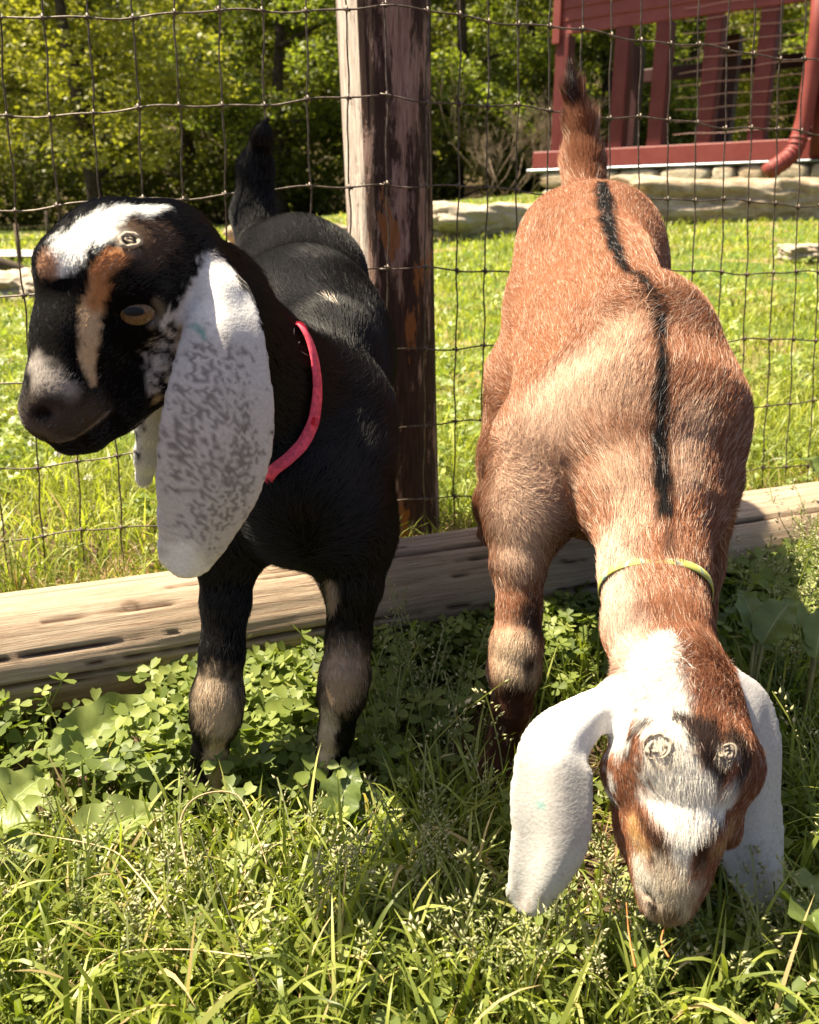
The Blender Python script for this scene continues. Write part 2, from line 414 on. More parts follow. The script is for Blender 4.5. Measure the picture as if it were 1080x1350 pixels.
# ================================================================== wire fences
def wire_mat():
    m, nt, bs, out = new_mat('weathered_wire'); v = texco(nt); n = noise_n(nt, v, 120, 4, .7)
    nt.links.new(ramp(nt, n, [(.35, (.045, .030, .022)), (.55, (.11, .08, .06)), (.75, (.26, .21, .17))]), bs.inputs['Base Color'])
    bs.inputs['Metallic'].default_value = .35; bs.inputs['Roughness'].default_value = .5; return m
M_WIRE = wire_mat()
def fence(label, rowsL, xa, rowsR, xb, Ya, Yb, topx, botf, wx, loc, ext):
    """rows given by their heights at two ends, uprights by their column at the top; all laid in one upright plane"""
    root = empty('wire_fence', loc, label, 'wire fence', None)
    A = P(xa, 300, Ya); B = P(xb, 300, Yb); a2 = Vector((A.x, A.y, 0)); d = (Vector((B.x, B.y, 0))-a2); L = d.length; d.normalize(); nn = Vector((-d.y, d.x, 0))
    def onp(px, py):
        r = ray(px, py); t = (a2-CAMP).dot(nn)/r.dot(nn); q = CAMP+r*t; return (q-a2).dot(d), q.z
    rows = []
    for i, (ya, yb) in enumerate(zip(rowsL, rowsR)):
        (s0, z0), (s1, z1) = onp(xa, ya), onp(xb, yb); rows.append((s0, z0, s1, z1))
    ex0, ex1 = ext; rows = [(s0-ex0, z0-(z1-z0)/(s1-s0)*ex0, s1+ex1, z1+(z1-z0)/(s1-s0)*ex1) for s0, z0, s1, z1 in rows]
    def rz(i, s): s0, z0, s1, z1 = rows[i]; return z0+(z1-z0)*(s-s0)/(s1-s0)
    cols = []
    for tx in topx:
        bx = wx+(tx-wx)*botf; c0 = onp(tx, 0); c1 = onp(bx, 660); cols.append((c0, c1))
    def cs(c, z): (s0, z0), (s1, z1) = c; return s0+(s1-s0)*(z-z0)/(z1-z0)
    wob = lambda s, z, k: .0022*math.sin(s*31+k*2.1)+.0012*math.sin(s*73+k)
    pt = lambda s, z, o=0: a2+d*s+Vector((0, 0, z))-nn*(o*-1 if False else -o)+nn*(.004*math.sin(s*5+z*7))
    for i in range(len(rows)):
        pts = []; s0, s1 = rows[i][0], rows[i][2]; n = int((s1-s0)/.012)
        for k in range(n+1):
            s = s0+(s1-s0)*k/n; pts.append(pt(s, rz(i, s)+wob(s, 0, i), -.0006))
        mb = MB(); mb.tube(pts, .00108, 5); mb.build('line_wire', M_WIRE, root)
    kn = MB()
    for j, c in enumerate(cols):
        zt = c[0][1]+.03; zb = -.0; pts = []
        for k in range(41):
            z = zt+(zb-zt)*k/40; s = cs(c, z); pts.append(pt(s+.0011*math.sin(z*40+j)+.0008*math.sin(z*90+j*2), z, .0008))
        mb = MB(); mb.tube(pts, .00105, 5); mb.build('stay_wire', M_WIRE, root)
        for i in range(len(rows)):
            z = rz(i, cs(c, .3)); s = cs(c, z)
            z = rz(i, s)+wob(s, 0, i); q = pt(s, z)
            kn.tube([q+d*-.0036+Vector((0, 0, .0012)), q-nn*-.0028+Vector((0, 0, -.0008)), q-nn*.0030+Vector((0, 0, .001)), q+d*.0036+Vector((0, 0, -.0012))], .00150, 5)
            kn.tube([q+Vector((0, 0, .0034))-nn*.001, q-nn*.0028, q+Vector((0, 0, -.0034))-nn*.001], .00145, 5)
    o = kn.build('knot', M_WIRE, root); o['kind'] = 'stuff'
    return root
fence('rusty woven wire fence left of the corner post, in front of the black goat', [28, 155, 277, 392, 510, 620, 712], 0, [9, 128, 242, 355, 461, 565, 665], 500, 1.01, 1.085,
      [-408, -350, -292, -234, -176, -118, -60, -2, 56, 115, 175, 230, 288, 345, 403, 457, 509], .90, 540, (-.2, 1.03, 0), (.36, 0))
fence('rusty woven wire fence right of the corner post, behind the brown goat', [9, 128, 242, 355, 461, 565, 665], 500, [80, 176, 271, 360, 446, 529, 612], 1075, 1.085, 1.32,
      [562, 605, 643, 683, 725, 768, 807, 847, 887, 925, 964, 999, 1035, 1067, 1098, 1128, 1158, 1188, 1217, 1246, 1274, 1302, 1330], .935, 540, (.3, 1.2, 0), (0, .34))
bpy.data.objects['wire_fence']['label'] = 'rusty woven wire fence left of the corner post, behind the black goat'

# ================================================================== landscape timber (log)
def log():
    m, nt, bs, out = new_mat('sun_bleached_timber'); at = nd(nt, 'ShaderNodeAttribute', attribute_name='uvl', attribute_type='GEOMETRY')
    mp = nt.nodes.new('ShaderNodeMapping'); nt.links.new(at.outputs['Vector'], mp.inputs['Vector']); mp.inputs['Scale'].default_value = (6, 150, 1)
    g1 = noise_n(nt, mp.outputs[0], 1.3, 9, .78, .35)
    mp3 = nt.nodes.new('ShaderNodeMapping'); nt.links.new(at.outputs['Vector'], mp3.inputs['Vector']); mp3.inputs['Scale'].default_value = (30, 900, 1)
    g3 = noise_n(nt, mp3.outputs[0], 1.0, 6, .8, .5)
    mp2 = nt.nodes.new('ShaderNodeMapping'); nt.links.new(at.outputs['Vector'], mp2.inputs['Vector']); mp2.inputs['Scale'].default_value = (7, 7, 1)
    g2 = noise_n(nt, mp2.outputs[0], 1.0, 4, .6); ck = nd(nt, 'ShaderNodeAttribute', attribute_name='crack')
    c = ramp(nt, g1, [(.28, (.10, .06, .04)), (.38, (.30, .215, .15)), (.52, (.44, .345, .255)), (.75, (.55, .455, .355))])
    c = mixc(nt, .4, c, ramp(nt, g2, [(.3, (.55, .46, .40)), (.6, (1, 1, 1))]), 'MULTIPLY')
    c = mixc(nt, .75, c, ramp(nt, g3, [(.30, (.42, .34, .28)), (.46, (.88, .84, .80)), (.65, (1.1, 1.1, 1.1))]), 'MULTIPLY')
    c = mixc(nt, ck.outputs['Fac'], c, (.07, .035, .022)); nt.links.new(c, bs.inputs['Base Color'])
    bs.inputs['Roughness'].default_value = .85; bs.inputs['Specular IOR Level'].default_value = .15; bump(nt, bs, mathn(nt, 'ADD', g1, mathn(nt, 'MULTIPLY', g3, .5)), .8, .0025)
    A = Vector((-.78, .565, .060)); B = Vector((1.14, 1.285, .060)); ax = B-A; L = ax.length; ax.normalize()
    u = Vector((0, 0, 1)); w = ax.cross(u).normalized()            # w points toward the viewer side
    n = 120; m_ = 560; V = []; C = []; U = []
    rnd = random.Random(3); cr = []
    for k in range(42):
        cr.append((rnd.uniform(-.1, 2.4), rnd.uniform(0, L), rnd.uniform(.03, .28), rnd.uniform(.012, .03), rnd.uniform(.003, .009), rnd.uniform(-.3, .3)))
    cr += [(1.42, .50, .42, .022, .008, .12), (1.55, .80, .5, .018, .007, -.1), (.75, 1.07, .5, .022, .008, -.1), (1.15, .37, .3, .02, .007, .15), (.95, 1.32, .35, .03, .010, 0), (.4, .67, .4, .015, .006, .05)]
    knots = [(.62, .545, .02)]
    for i in range(m_+1):
        s = L*i/m_; c0 = A+ax*s
        for k in range(n):
            a = 2*math.pi*k/n       # 0 = up, positive toward the viewer
            r = .0635+.0025*noise.noise(Vector((s*2.5, math.cos(a)*1.5, math.sin(a)*1.5)))+.0011*noise.noise(Vector((s*5, a*9, 3)))
            r -= .004*max(0, math.sin(s*2.1+.5))**6
            crk = 0
            if a < 2.6 or a > 6.0:
                aa = a if a < 4 else a-2*math.pi
                for (ca, cs_, cl, cw, cd, tw) in cr:
                    q = (s-cs_)/cl
                    if 0 < q < 1:
                        ac = ca+tw*(s-cs_)+.03*noise.noise(Vector((s*14, ca*9, 0)))+.012*noise.noise(Vector((s*60, ca*9, 0))); e = math.sin(q*math.pi)**.6
                        dd = abs(aa-ac)/(cw*e+1e-4)
                        if dd < 1: r -= cd*e*(1-dd*dd); crk = max(crk, min(1, (1-dd)*1.8))
                for (ka, ks, kr) in knots:
                    dd = math.hypot((s-ks), (aa-ka)*.0635*1.3)
                    if dd < kr*.4: r -= .0015; crk = max(crk, .6 if abs(dd-kr*.25) < .0018 else .25)
            V.append(c0+u*math.cos(a)*r-w*-1*math.sin(a)*r if False else c0+u*(math.cos(a)*r)+w*(math.sin(a)*r)); C.append(crk); U.append((s, a*.0635, 0))
    F = [(i*n+k, i*n+(k+1) % n, (i+1)*n+(k+1) % n, (i+1)*n+k) for i in range(m_) for k in range(n)]
    me = mesh_np('log', [tuple(v) for v in V], F); fattr(me, 'crack', C)
    at_ = me.attributes.new('uvl', 'FLOAT_VECTOR', 'POINT'); at_.data.foreach_set('vector', np.array(U, np.float32).ravel())
    o = link('timber_log', me, m); tagit(o, 'long sun-bleached cracked round timber lying along the foot of the fence', 'log')
log()

# ================================================================== far rail fence at the left
def far_fence():
    root = empty('far_rail_fence', P(40, 330, 7.5), 'distant wooden post and wire fence at the far left', 'fence')
    mt = simple_mat('grey_brown_old_wood', (.10, .075, .055), .9, .1, 12, .4, .4, .004)
    for (px, Y) in ((-60, 5.8), (26, 5.85), (68, 9.0), (150, 5.95)):
        q = P(px, 345, Y); mb = MB(); g0 = gz(q.x, q.y); mb.tube([(q.x, q.y, g0-.05), (q.x+.01, q.y, g0+.27)], [.018, .016], 8); mb.build('post', mt, root)
    for h in (.09, .17, .25):
        pts = []
        for px in range(-60, 200, 20):
            Y = 5.8+(px+60)*.0008; q = P(px, 330, Y); pts.append((q.x, q.y, gz(q.x, q.y)+h))
        mb = MB(); mb.tube(pts, .003, 4); mb.build('strand', mt, root)
    mb = MB(); a = P(-70, 322, 5.2); b = P(70, 372, 5.2); mb.tube([a, b], [.04, .035], 8); o = mb.build('leaning_pole', mt)
    tagit(o, 'dark pole leaning down to the ground behind the left edging rock', 'pole')
far_fence()

# ================================================================== woodland
def leaf_cloud(name, centres, rads, n, size, mat, rng, parent=None, flat=.6, drop=.25, aspect=.72):
    """n leaf faces spread in lumpy clusters; each leaf is a folded diamond"""
    ci = rng.choice(len(centres), n, p=rads**2/np.sum(rads**2)); dirs = rng.normal(0, 1, (n, 3)); dirs /= np.linalg.norm(dirs, axis=1)[:, None]
    rr = rads[ci]*rng.uniform(.35, 1.0, n)**.6
    p = centres[ci]+dirs*rr[:, None]*np.array([1, 1, flat])
    up = rng.normal(0, .55, (n, 3))+np.array([0, 0, 1.0]); up /= np.linalg.norm(up, axis=1)[:, None]
    t = rng.normal(0, 1, (n, 3))+dirs*.6; t -= up*(t*up).sum(1)[:, None]; t /= np.linalg.norm(t, axis=1)[:, None]; b = np.cross(up, t)
    s = (size*rng.uniform(.6, 1.3, n))[:, None]
    v0 = p-t*s*.5; v1 = p+b*s*.5*aspect-up*s*.12; v2 = p+t*s*.55-up*s*drop; v3 = p-b*s*.5*aspect-up*s*.12
    V = np.stack([v0, v1, v2, v3], 1).reshape(-1, 3); i = np.arange(n)[:, None]*4
    F = np.concatenate([i+np.array([[0, 1, 2]]), i+np.array([[0, 2, 3]])])
    me = mesh_np(name, V, F); fattr(me, 'rnd', np.repeat(np.clip(rng.normal(.5, .2, n)+(rads[ci]*0), 0, 1), 4))
    return link(name, me, mat, parent, False)
GL = [leaf_mat('spring_maple_leaf', [(0, (.13, .13, .022)), (.5, (.27, .26, .05)), (1, (.44, .41, .10))], tint=1.0),
      leaf_mat('deep_green_leaf', [(0, (.065, .070, .016)), (.5, (.125, .135, .030)), (1, (.22, .22, .055))], tint=1.0),
      leaf_mat('bright_green_leaf', [(0, (.08, .10, .020)), (.5, (.17, .20, .040)), (1, (.30, .32, .075))], tint=1.0)]
M_TRUNK = simple_mat('grey_brown_bark', (.060, .046, .036), .95, .1, 18, .5, .9, .02); M_DEAD = simple_mat('bare_grey_twig', (.20, .15, .11), .9, .1, 30, .3, .3, .004)
def tree(px, Y, kind, R, H, z0, nl, size, seed, label, lean=0, trunk=.11, limbs=9, clusters=34, name='broadleaf_tree', spread=.24):
    rng = np.random.default_rng(seed); rd = random.Random(seed)
    q = P(px, 280, Y); base = Vector((q.x, q.y, gz(q.x, q.y)+max(0, (Y-17))*.33*float(ss(17, 24, Y))-.05)); root = empty(name, base, label, 'tree', 'trees at the edge of the wood')
    top = base+Vector((lean*H, 0, H)); mb = MB(); pts = []; rs = []
    for i in range(10): f = i/9; pts.append(base.lerp(top, f)+Vector((math.sin(f*5+seed), math.cos(f*4+seed), 0))*.06*H*.3); rs.append(trunk*(1-.75*f)+(.05 if i == 0 else 0))
    mb.tube(pts, rs, 9, rnd=.15); mb.build('trunk', M_TRUNK, root)
    C = []; Rr = []
    for k in range(limbs):
        f = rd.uniform(.12, .85); a = rd.uniform(0, 2*math.pi); st = base.lerp(top, f); ln = R*rd.uniform(.6, 1.05)*(1.1-.5*f)
        e = st+Vector((math.cos(a)*ln, math.sin(a)*ln, rd.uniform(-.10, .35)*ln)); mid = st.lerp(e, .5)+Vector((0, 0, .1*ln))
        mb = MB(); mb.tube([st, mid, e], [trunk*.35, trunk*.2, trunk*.06], 6, rnd=.2)
        for j in range(5):
            g_ = rd.uniform(.3, 1); s2 = st.lerp(e, g_)+Vector((0, 0, .1*ln*(1-g_))); e2 = s2+Vector((rd.uniform(-1, 1), rd.uniform(-1, 1), rd.uniform(-.4, .6)))*ln*.35
            mb.tube([s2, e2], [trunk*.09, trunk*.03], 4); C.append(e2); Rr.append(rd.uniform(.5, 1.1))
        mb.build('limb', M_TRUNK, root); C.append(e); Rr.append(1)
    for k in range(clusters):
        v = rng.normal(0, 1, 3); v /= np.linalg.norm(v); v *= rd.uniform(.4, 1)**.5
        C.append(base+Vector((lean*H*.5+v[0]*R, v[1]*R, z0+(H-z0)*.5+v[2]*(H-z0)*.5))); Rr.append(rd.uniform(.5, 1.2))
    leaf_cloud('crown', np.array([tuple(c) for c in C]), np.array(Rr)*R*spread, nl, size, GL[kind], rng, root)
    return root
T = [ # px, Y, kind, R, H, z0, leaves, size, seed, label
 (120, 11.5, 0, 2.0, 4.2, .7, 15000, .085, 1, 'tree with pale yellow-green spring leaves above the black goat\'s head'),
 (-40, 12.5, 0, 2.0, 4.4, .6, 12000, .085, 2, 'yellow-green tree at the left edge of the picture'),
 (262, 14.0, 1, 1.8, 5.2, 1.2, 9000, .10, 3, 'dark tree with a straight trunk left of the black goat\'s tail'),
 (375, 12.8, 2, 1.6, 4.4, .6, 13000, .085, 4, 'bright green tree directly behind the black goat\'s tail'),
 (470, 15.5, 1, 2.0, 5.0, .3, 9000, .11, 5, 'dark tree behind the wooden corner post'),
 (600, 12.4, 2, 1.5, 4.0, .4, 13000, .085, 6, 'bright green tree just right of the corner post'),
 (690, 15.0, 1, 2.0, 5.0, .3, 10000, .10, 7, 'dark green tree between corner post and porch'),
 (790, 14.5, 2, 1.8, 4.6, .4, 10000, .09, 8, 'green tree seen through the left bays of the porch'),
 (900, 15.0, 2, 1.9, 4.2, .3, 10000, .09, 9, 'green tree seen through the middle bays of the porch'),
 (1030, 15.5, 0, 1.9, 3.9, .3, 9000, .09, 10, 'pale green tree seen through the right bays of the porch'),
 (1180, 14.0, 2, 2.0, 4.4, .3, 8000, .09, 11, 'green tree beyond the right end of the porch'),
 (30, 17.5, 1, 2.4, 6.0, .3, 9000, .12, 12, 'tall dark tree in the second row at the left'),
 (190, 18.0, 1, 2.4, 6.0, .2, 9000, .12, 13, 'tall dark tree behind the yellow-green tree'),
 (330, 18.5, 1, 2.4, 6.0, .2, 9000, .12, 14, 'tall dark tree in the second row behind the black goat'),
 (560, 18.5, 1, 2.4, 6.2, .2, 9000, .12, 15, 'tall dark tree in the second row near the corner post'),
 (760, 19.0, 1, 2.4, 6.2, .2, 9000, .12, 16, 'tall dark tree in the second row left of the porch')]
for a in T: tree(*(a[:6]+(int(a[6]*1.7), a[7]*.76)+a[8:]))
# low brush along the wood edge
def bush(px, Y, R, H, kind, n, seed, label):
    rng = np.random.default_rng(seed); q = P(px, 290, Y); b = np.array([q.x, q.y, gz(q.x, q.y)]); k = 14
    C = b+np.stack([rng.uniform(-R, R, k), rng.uniform(-R*.6, R*.6, k), rng.uniform(.1, 1, k)*H], 1)
    root = empty('bush', tuple(b), label, 'bush', 'bushes at the wood edge'); rd = random.Random(seed); mb = MB()
    for c in C[:8]: mb.tube([b, (b+c)/2+np.array([0, 0, .05]), c], [.02, .012, .004], 5)
    mb.build('stem', M_TRUNK, root); leaf_cloud('foliage', C, np.full(k, R*.38), n, .075, GL[kind], rng, root, .8)
for i, (px, Y, R, H, kd, lb) in enumerate([(-20, 13.5, 1.4, 1.0, 1, 'dark bush at the left edge under the trees'), (150, 14, 1.3, 1.1, 1, 'dark bush above the black goat\'s forehead'), (290, 13.2, 1.1, .9, 1, 'dark bush left of the black goat\'s tail'),
      (420, 13.4, 1.1, 1.1, 2, 'green bush between the black goat\'s tail and the post'), (590, 12.0, .8, 1.0, 1, 'dark bush just right of the corner post'), (700, 12.6, .8, 1.3, 1, 'dark bush left of the porch footing'), (800, 14.0, 1.4, 1.5, 1, 'dark bush behind the porch')]):
    bush(px, Y, R, H, kd, 6500, 40+i, lb)
def bare_shrub():
    rd = random.Random(9); q = P(672, 300, 10.4); b = Vector((q.x, q.y, gz(q.x, q.y))); root = empty('bare_shrub', b, 'leafless grey twiggy shrub between the corner post and the porch', 'shrub')
    def br(p, d, ln, r, lv):
        e = p+d*ln; m = p.lerp(e, .5)+Vector((rd.uniform(-1, 1), rd.uniform(-1, 1), rd.uniform(-1, 1)))*ln*.08
        mb.tube([p, m, e], [r, r*.8, r*.5], 4)
        if lv:
            for k in range(4):
                f = rd.uniform(.35, 1); d2 = (d+Vector((rd.uniform(-1, 1), rd.uniform(-1, 1), rd.uniform(-.5, .8)))*.75).normalized(); br(p.lerp(e, f), d2, ln*rd.uniform(.45, .75), r*.55, lv-1)
    for k in range(13):
        mb = MB(); d = Vector((rd.uniform(-.7, .7), rd.uniform(-.5, .5), rd.uniform(.6, 1))).normalized(); br(b+Vector((rd.uniform(-.3, .3), rd.uniform(-.2, .2), 0)), d, rd.uniform(.4, .8), .008, 3); mb.build('stem', M_DEAD, root)
bare_shrub()
# far wood that reads as one mass
rng = np.random.default_rng(77)
k = 340; ys = rng.uniform(21, 34, k); xs = rng.uniform(-.75, .75, k)*ys*1.05; zs = .45+np.clip(ys-17, 0, 99)*.33+rng.uniform(-.5, 1, k)*(1.6)+rng.uniform(0, 1, k)*2.2
o = leaf_cloud('far_wood', np.stack([xs, ys, zs], 1), rng.uniform(.9, 1.7, k), 60000, .26, GL[1], rng); tagit(o, 'mass of dark woodland rising behind the nearer trees', 'woodland', None, 'stuff')
# ================================================================== goats
class Field:
    """signed distance grid; primitives blended smoothly, then meshed as ONE surface"""
    def __init__(s, lo, hi, h):
        s.lo = np.array(lo, float); s.h = h
        s.n = np.ceil((np.array(hi)-s.lo)/h).astype(int)+1
        s.d = np.full(s.n, .08, np.float32)
        s.ax = [s.lo[i]+h*np.arange(s.n[i]) for i in range(3)]
    def sub(s, c0, c1):
        i0 = np.clip(np.floor((np.minimum(c0, c1)-s.lo)/s.h).astype(int), 0, s.n-1)
        i1 = np.clip(np.ceil((np.maximum(c0, c1)-s.lo)/s.h).astype(int)+1, 1, s.n)
        sl = tuple(slice(a, b) for a, b in zip(i0, i1))
        X = s.ax[0][sl[0]][:, None, None]; Yy = s.ax[1][sl[1]][None, :, None]; Z = s.ax[2][sl[2]][None, None, :]
        return sl, X, Yy, Z
    def blend(s, sl, di, k, cut=False):
        d = s.d[sl]
        if cut:
            h = np.clip(k-np.abs(d+di), 0, None)/k; s.d[sl] = np.maximum(d, -di)+h*h*k*.25
        else:
            h = np.clip(k-np.abs(d-di), 0, None)/k; s.d[sl] = np.minimum(d, di)-h*h*k*.25
    def cone(s, a, b, ra, rb, k=.018, flat=None, fk=1, cut=False):
        a = np.array(a, float); b = np.array(b, float); m = max(ra, rb)+k+.01
        sl, X, Yy, Z = s.sub(np.minimum(a, b)-m, np.maximum(a, b)+m)
        ab = b-a; L = max(ab@ab, 1e-9)
        px, py, pz = X-a[0], Yy-a[1], Z-a[2]
        t = np.clip((px*ab[0]+py*ab[1]+pz*ab[2])/L, 0, 1)
        qx, qy, qz = px-t*ab[0], py-t*ab[1], pz-t*ab[2]
        r = ra+(rb-ra)*t
        if flat is not None:          # squash along the direction `flat`
            w = qx*flat[0]+qy*flat[1]+qz*flat[2]
            e = np.sqrt(np.maximum(qx*qx+qy*qy+qz*qz-w*w, 0)+(w*fk)**2)
            gr = np.sqrt(np.maximum(qx*qx+qy*qy+qz*qz-w*w, 0)+w*w*fk**4)/np.maximum(e, 1e-7)
            di = (e-r)/np.clip(gr, 1, fk)
        else:
            di = np.sqrt(qx*qx+qy*qy+qz*qz)-r
        s.blend(sl, di.astype(np.float32), k, cut)
    def ell(s, c, ax, r, k=.018, cut=False):
        c = np.array(c, float); m = max(r)+k+.01
        sl, X, Yy, Z = s.sub(c-m, c+m)
        q0 = 0; q1 = 0
        for A, R in zip(ax, r):
            u = (X-c[0])*A[0]+(Yy-c[1])*A[1]+(Z-c[2])*A[2]
            q0 = q0+(u/R)**2; q1 = q1+(u/R**2)**2
        q0 = np.sqrt(q0); q1 = np.sqrt(np.maximum(q1, 1e-12))
        s.blend(sl, (q0*(q0-1)/q1).astype(np.float32), k, cut)
    def mesh(s):
        d = s.d; ins = d < 0
        n = s.n
        c = np.zeros(n-1, bool)
        corners = [(i, j, k) for i in (0, 1) for j in (0, 1) for k in (0, 1)]
        cnt = np.zeros(n-1, np.int8)
        for i, j, k in corners: cnt += ins[i:n[0]-1+i, j:n[1]-1+j, k:n[2]-1+k]
        act = (cnt > 0) & (cnt < 8); idx = np.argwhere(act)
        cid = np.full(n-1, -1, np.int32); cid[act] = np.arange(len(idx))
        acc = np.zeros((len(idx), 3)); num = np.zeros(len(idx))
        for a in corners:
            for ax in range(3):
                if a[ax]: continue
                b = list(a); b[ax] = 1
                va = d[idx[:, 0]+a[0], idx[:, 1]+a[1], idx[:, 2]+a[2]]; vb = d[idx[:, 0]+b[0], idx[:, 1]+b[1], idx[:, 2]+b[2]]
                m = (va < 0) != (vb < 0); t = np.where(m, va/np.where(m, va-vb, 1), 0)
                p = np.array(a, float)[None]+np.zeros((len(idx), 3)); p[:, ax] = t
                acc[m] += p[m]; num[m] += 1
        V = s.lo+(idx+acc/num[:, None])*s.h
        F = []
        for ax in range(3):
            o1, o2 = [(1, 2), (2, 0), (0, 1)][ax]
            sa = [slice(1, m-1) for m in n]; sb = list(sa); sa[ax] = slice(0, n[ax]-1); sb[ax] = slice(1, n[ax])
            A = ins[tuple(sa)]; B = ins[tuple(sb)]
            for flip, msk in ((0, A & ~B), (1, ~A & B)):
                e = np.argwhere(msk)
                if not len(e): continue
                e[:, o1] += 1; e[:, o2] += 1
                q = []
                for da, db in ((0, 0), (-1, 0), (-1, -1), (0, -1)):
                    f = e.copy(); f[:, o1] += da; f[:, o2] += db; q.append(cid[f[:, 0], f[:, 1], f[:, 2]])
                q = np.stack(q, 1); F.append(q[:, ::-1] if flip else q)
        F = np.concatenate(F); F = F[(F >= 0).all(1)]
        return V, F

class Goat:
    def __init__(s, lo, hi, h=.0023):
        s.f = Field(lo, hi, h); s.bones = []; s.rng = None
    def R(s, v):                      # (px, py, Y, radius px) -> point, radius in metres
        p = P(v[0], v[1], v[2]); return np.array(p), v[3]*depth(p)/FPX
    def chain(s, pts, k=.02, ln=None, lift=.35, flat=None, fk=1, rev=False):
        Q = [s.R(v) for v in pts]
        for (a, ra), (b, rb) in zip(Q[:-1], Q[1:]):
            s.f.cone(a, b, ra, rb, k, flat, fk)
            s.bones.append((a, b, min(ra, rb), ln if ln is not None else .01, lift, (a-b) if rev else (b-a)))
        return Q
    def ball(s, px, py, Y, rx, ry=None, rz=None, k=.02, rot=0, cut=False, ax=None):
        """ellipsoid facing the viewer: rx across, ry up, rz along the line of sight"""
        p, r1 = s.R((px, py, Y, 1.0)); ry = ry or rx; rz = rz or rx
        if ax is None:
            a = rad(rot); X = Vector((math.cos(a), 0, 0))+UP*math.sin(a); U = UP*math.cos(a)-Vector((math.sin(a), 0, 0)); ax = [X, U, FW]
        s.f.ell(p, [np.array(v) for v in ax], [rx*r1, ry*r1, rz*r1], k, cut)
    def ear(s, pts, nrm, cup=.3, ripple=.0012, ph=0.0, th=.0031, ln=.0028, k=.008):
        """a thin hanging ear: a curled, gently folded sheet along a centre line (px, py, Y, half width px)"""
        P_ = []
        n = len(pts)
        for i in range(n-1):
            p0, p1, p2, p3 = pts[max(i-1, 0)], pts[i], pts[i+1], pts[min(i+2, n-1)]
            for t in np.arange(0, 1, .125): P_.append(tuple(.5*(2*b+(c-a)*t+(2*a-5*b+4*c-d)*t*t+(-a+3*b-3*c+d)*t**3) for a, b, c, d in zip(p0, p1, p2, p3)))
        P_.append(pts[-1]); Q = [s.R(v) for v in P_]; C = np.array([q[0] for q in Q]); H = np.array([q[1] for q in Q])
        for a, b in zip(Q[::8][:-1], Q[::8][1:]): s.bones.append((a[0], b[0], a[1]*.8, ln, .12, b[0]-a[0]))
        m = H.max()+.02; sl, X, Yy, Z = s.f.sub(C.min(0)-m, C.max(0)+m)
        G_ = np.stack(np.broadcast_arrays(X, Yy, Z), -1).reshape(-1, 3)
        nn = np.array(Vector(nrm).normalized()); best = np.full(len(G_), 1e9); u = np.zeros(len(G_)); w = np.zeros(len(G_)); e = np.zeros(len(G_)); hw = np.zeros(len(G_)); tt = np.zeros(len(G_))
        L = len(C)-1
        for i in range(L):
            ab = C[i+1]-C[i]; l2 = ab@ab; q = G_-C[i]; t = q@ab/l2; tc = np.clip(t, 0, 1); r = q-tc[:, None]*ab; T = ab/math.sqrt(l2)
            # distance measured with the normal direction discounted, so the sheet may curl
            N = nn-T*(nn@T); N /= np.linalg.norm(N); S = np.cross(T, N); uu = r@S; ww = r@N; al = r@T
            dd = uu*uu+al*al+ww*ww; al = al if i in (0, L-1) else al*0; b = dd < best
            best[b] = dd[b]; u[b] = uu[b]; w[b] = ww[b]; e[b] = al[b]; hw[b] = (H[i]+(H[i+1]-H[i])*tc)[b]; tt[b] = ((i+tc)/L)[b]
        x = np.clip(u/hw, -1.4, 1.4); w0 = -cup*hw*x*x*.5+ripple*np.sin(x*4.2+ph+tt*2.5)*np.minimum(1, tt*4)
        rad_ = np.sqrt(u*u+e*e); q0 = rad_-hw; q1 = np.abs(w-w0)-th*(1.25-.5*np.abs(np.clip(x, -1, 1)))
        q1 = q1*.85
        d = np.sqrt(np.maximum(q0+.0012, 0)**2+np.maximum(q1+.0012, 0)**2)+np.minimum(np.maximum(q0+.0012, q1+.0012), 0)-.0012
        s.f.blend(sl, d.reshape(np.broadcast_shapes(X.shape, Yy.shape, Z.shape)).astype(np.float32), k)
    def surf(s, px, py, off=0.0):
        """point where the line of sight meets the blended surface so far"""
        f = s.f; d = ray(px, py)
        for t in np.arange(.30, 1.25, .0008):
            p = CAMP+d*float(t)
            i = ((np.array(p)-f.lo)/f.h+.5).astype(int)
            if (i >= 0).all() and (i < f.n).all() and f.d[tuple(i)] < 0: return np.array(p+d.normalized()*off)
        return None
    def groove(s, pix, rpx, off=0.0, k=.003, cut=True):
        Q = [s.surf(x, y, off) for x, y in pix]
        R_ = rpx if hasattr(rpx, '__len__') else [rpx]*len(Q)
        Q = [(q, r) for q, r in zip(Q, R_) if q is not None]
        for (a, ra), (b, rb) in zip(Q[:-1], Q[1:]):
            s.f.cone(a, b, ra*depth(a)/FPX, rb*depth(b)/FPX, k, None, 1, cut)
        return Q
    def finish(s):
        V, F = s.f.mesh()
        # a few Laplacian smoothing passes
        nb = np.concatenate([F[:, [0, 1]], F[:, [1, 2]], F[:, [2, 3]], F[:, [3, 0]]]); nb = np.concatenate([nb, nb[:, ::-1]])
        deg = np.bincount(nb[:, 0], minlength=len(V))
        for it in range(3):
            S = np.stack([np.bincount(nb[:, 0], V[nb[:, 1], i], len(V)) for i in range(3)], 1)/np.maximum(deg, 1)[:, None]
            V = V*.45+S*.55
        # drop loose islands: keep verts linked to the largest body
        s.V, s.F = V, F
        T = np.concatenate([F[:, [0, 1, 2]], F[:, [0, 2, 3]]]); s.T = T
        s.bvh = BVHTree.FromPolygons([Vector(v) for v in V], [tuple(map(int, f)) for f in F])
        fn = np.cross(V[T[:, 1]]-V[T[:, 0]], V[T[:, 2]]-V[T[:, 0]])
        N = np.stack([np.bincount(T.ravel(), np.repeat(fn[:, i], 3), len(V)) for i in range(3)], 1)
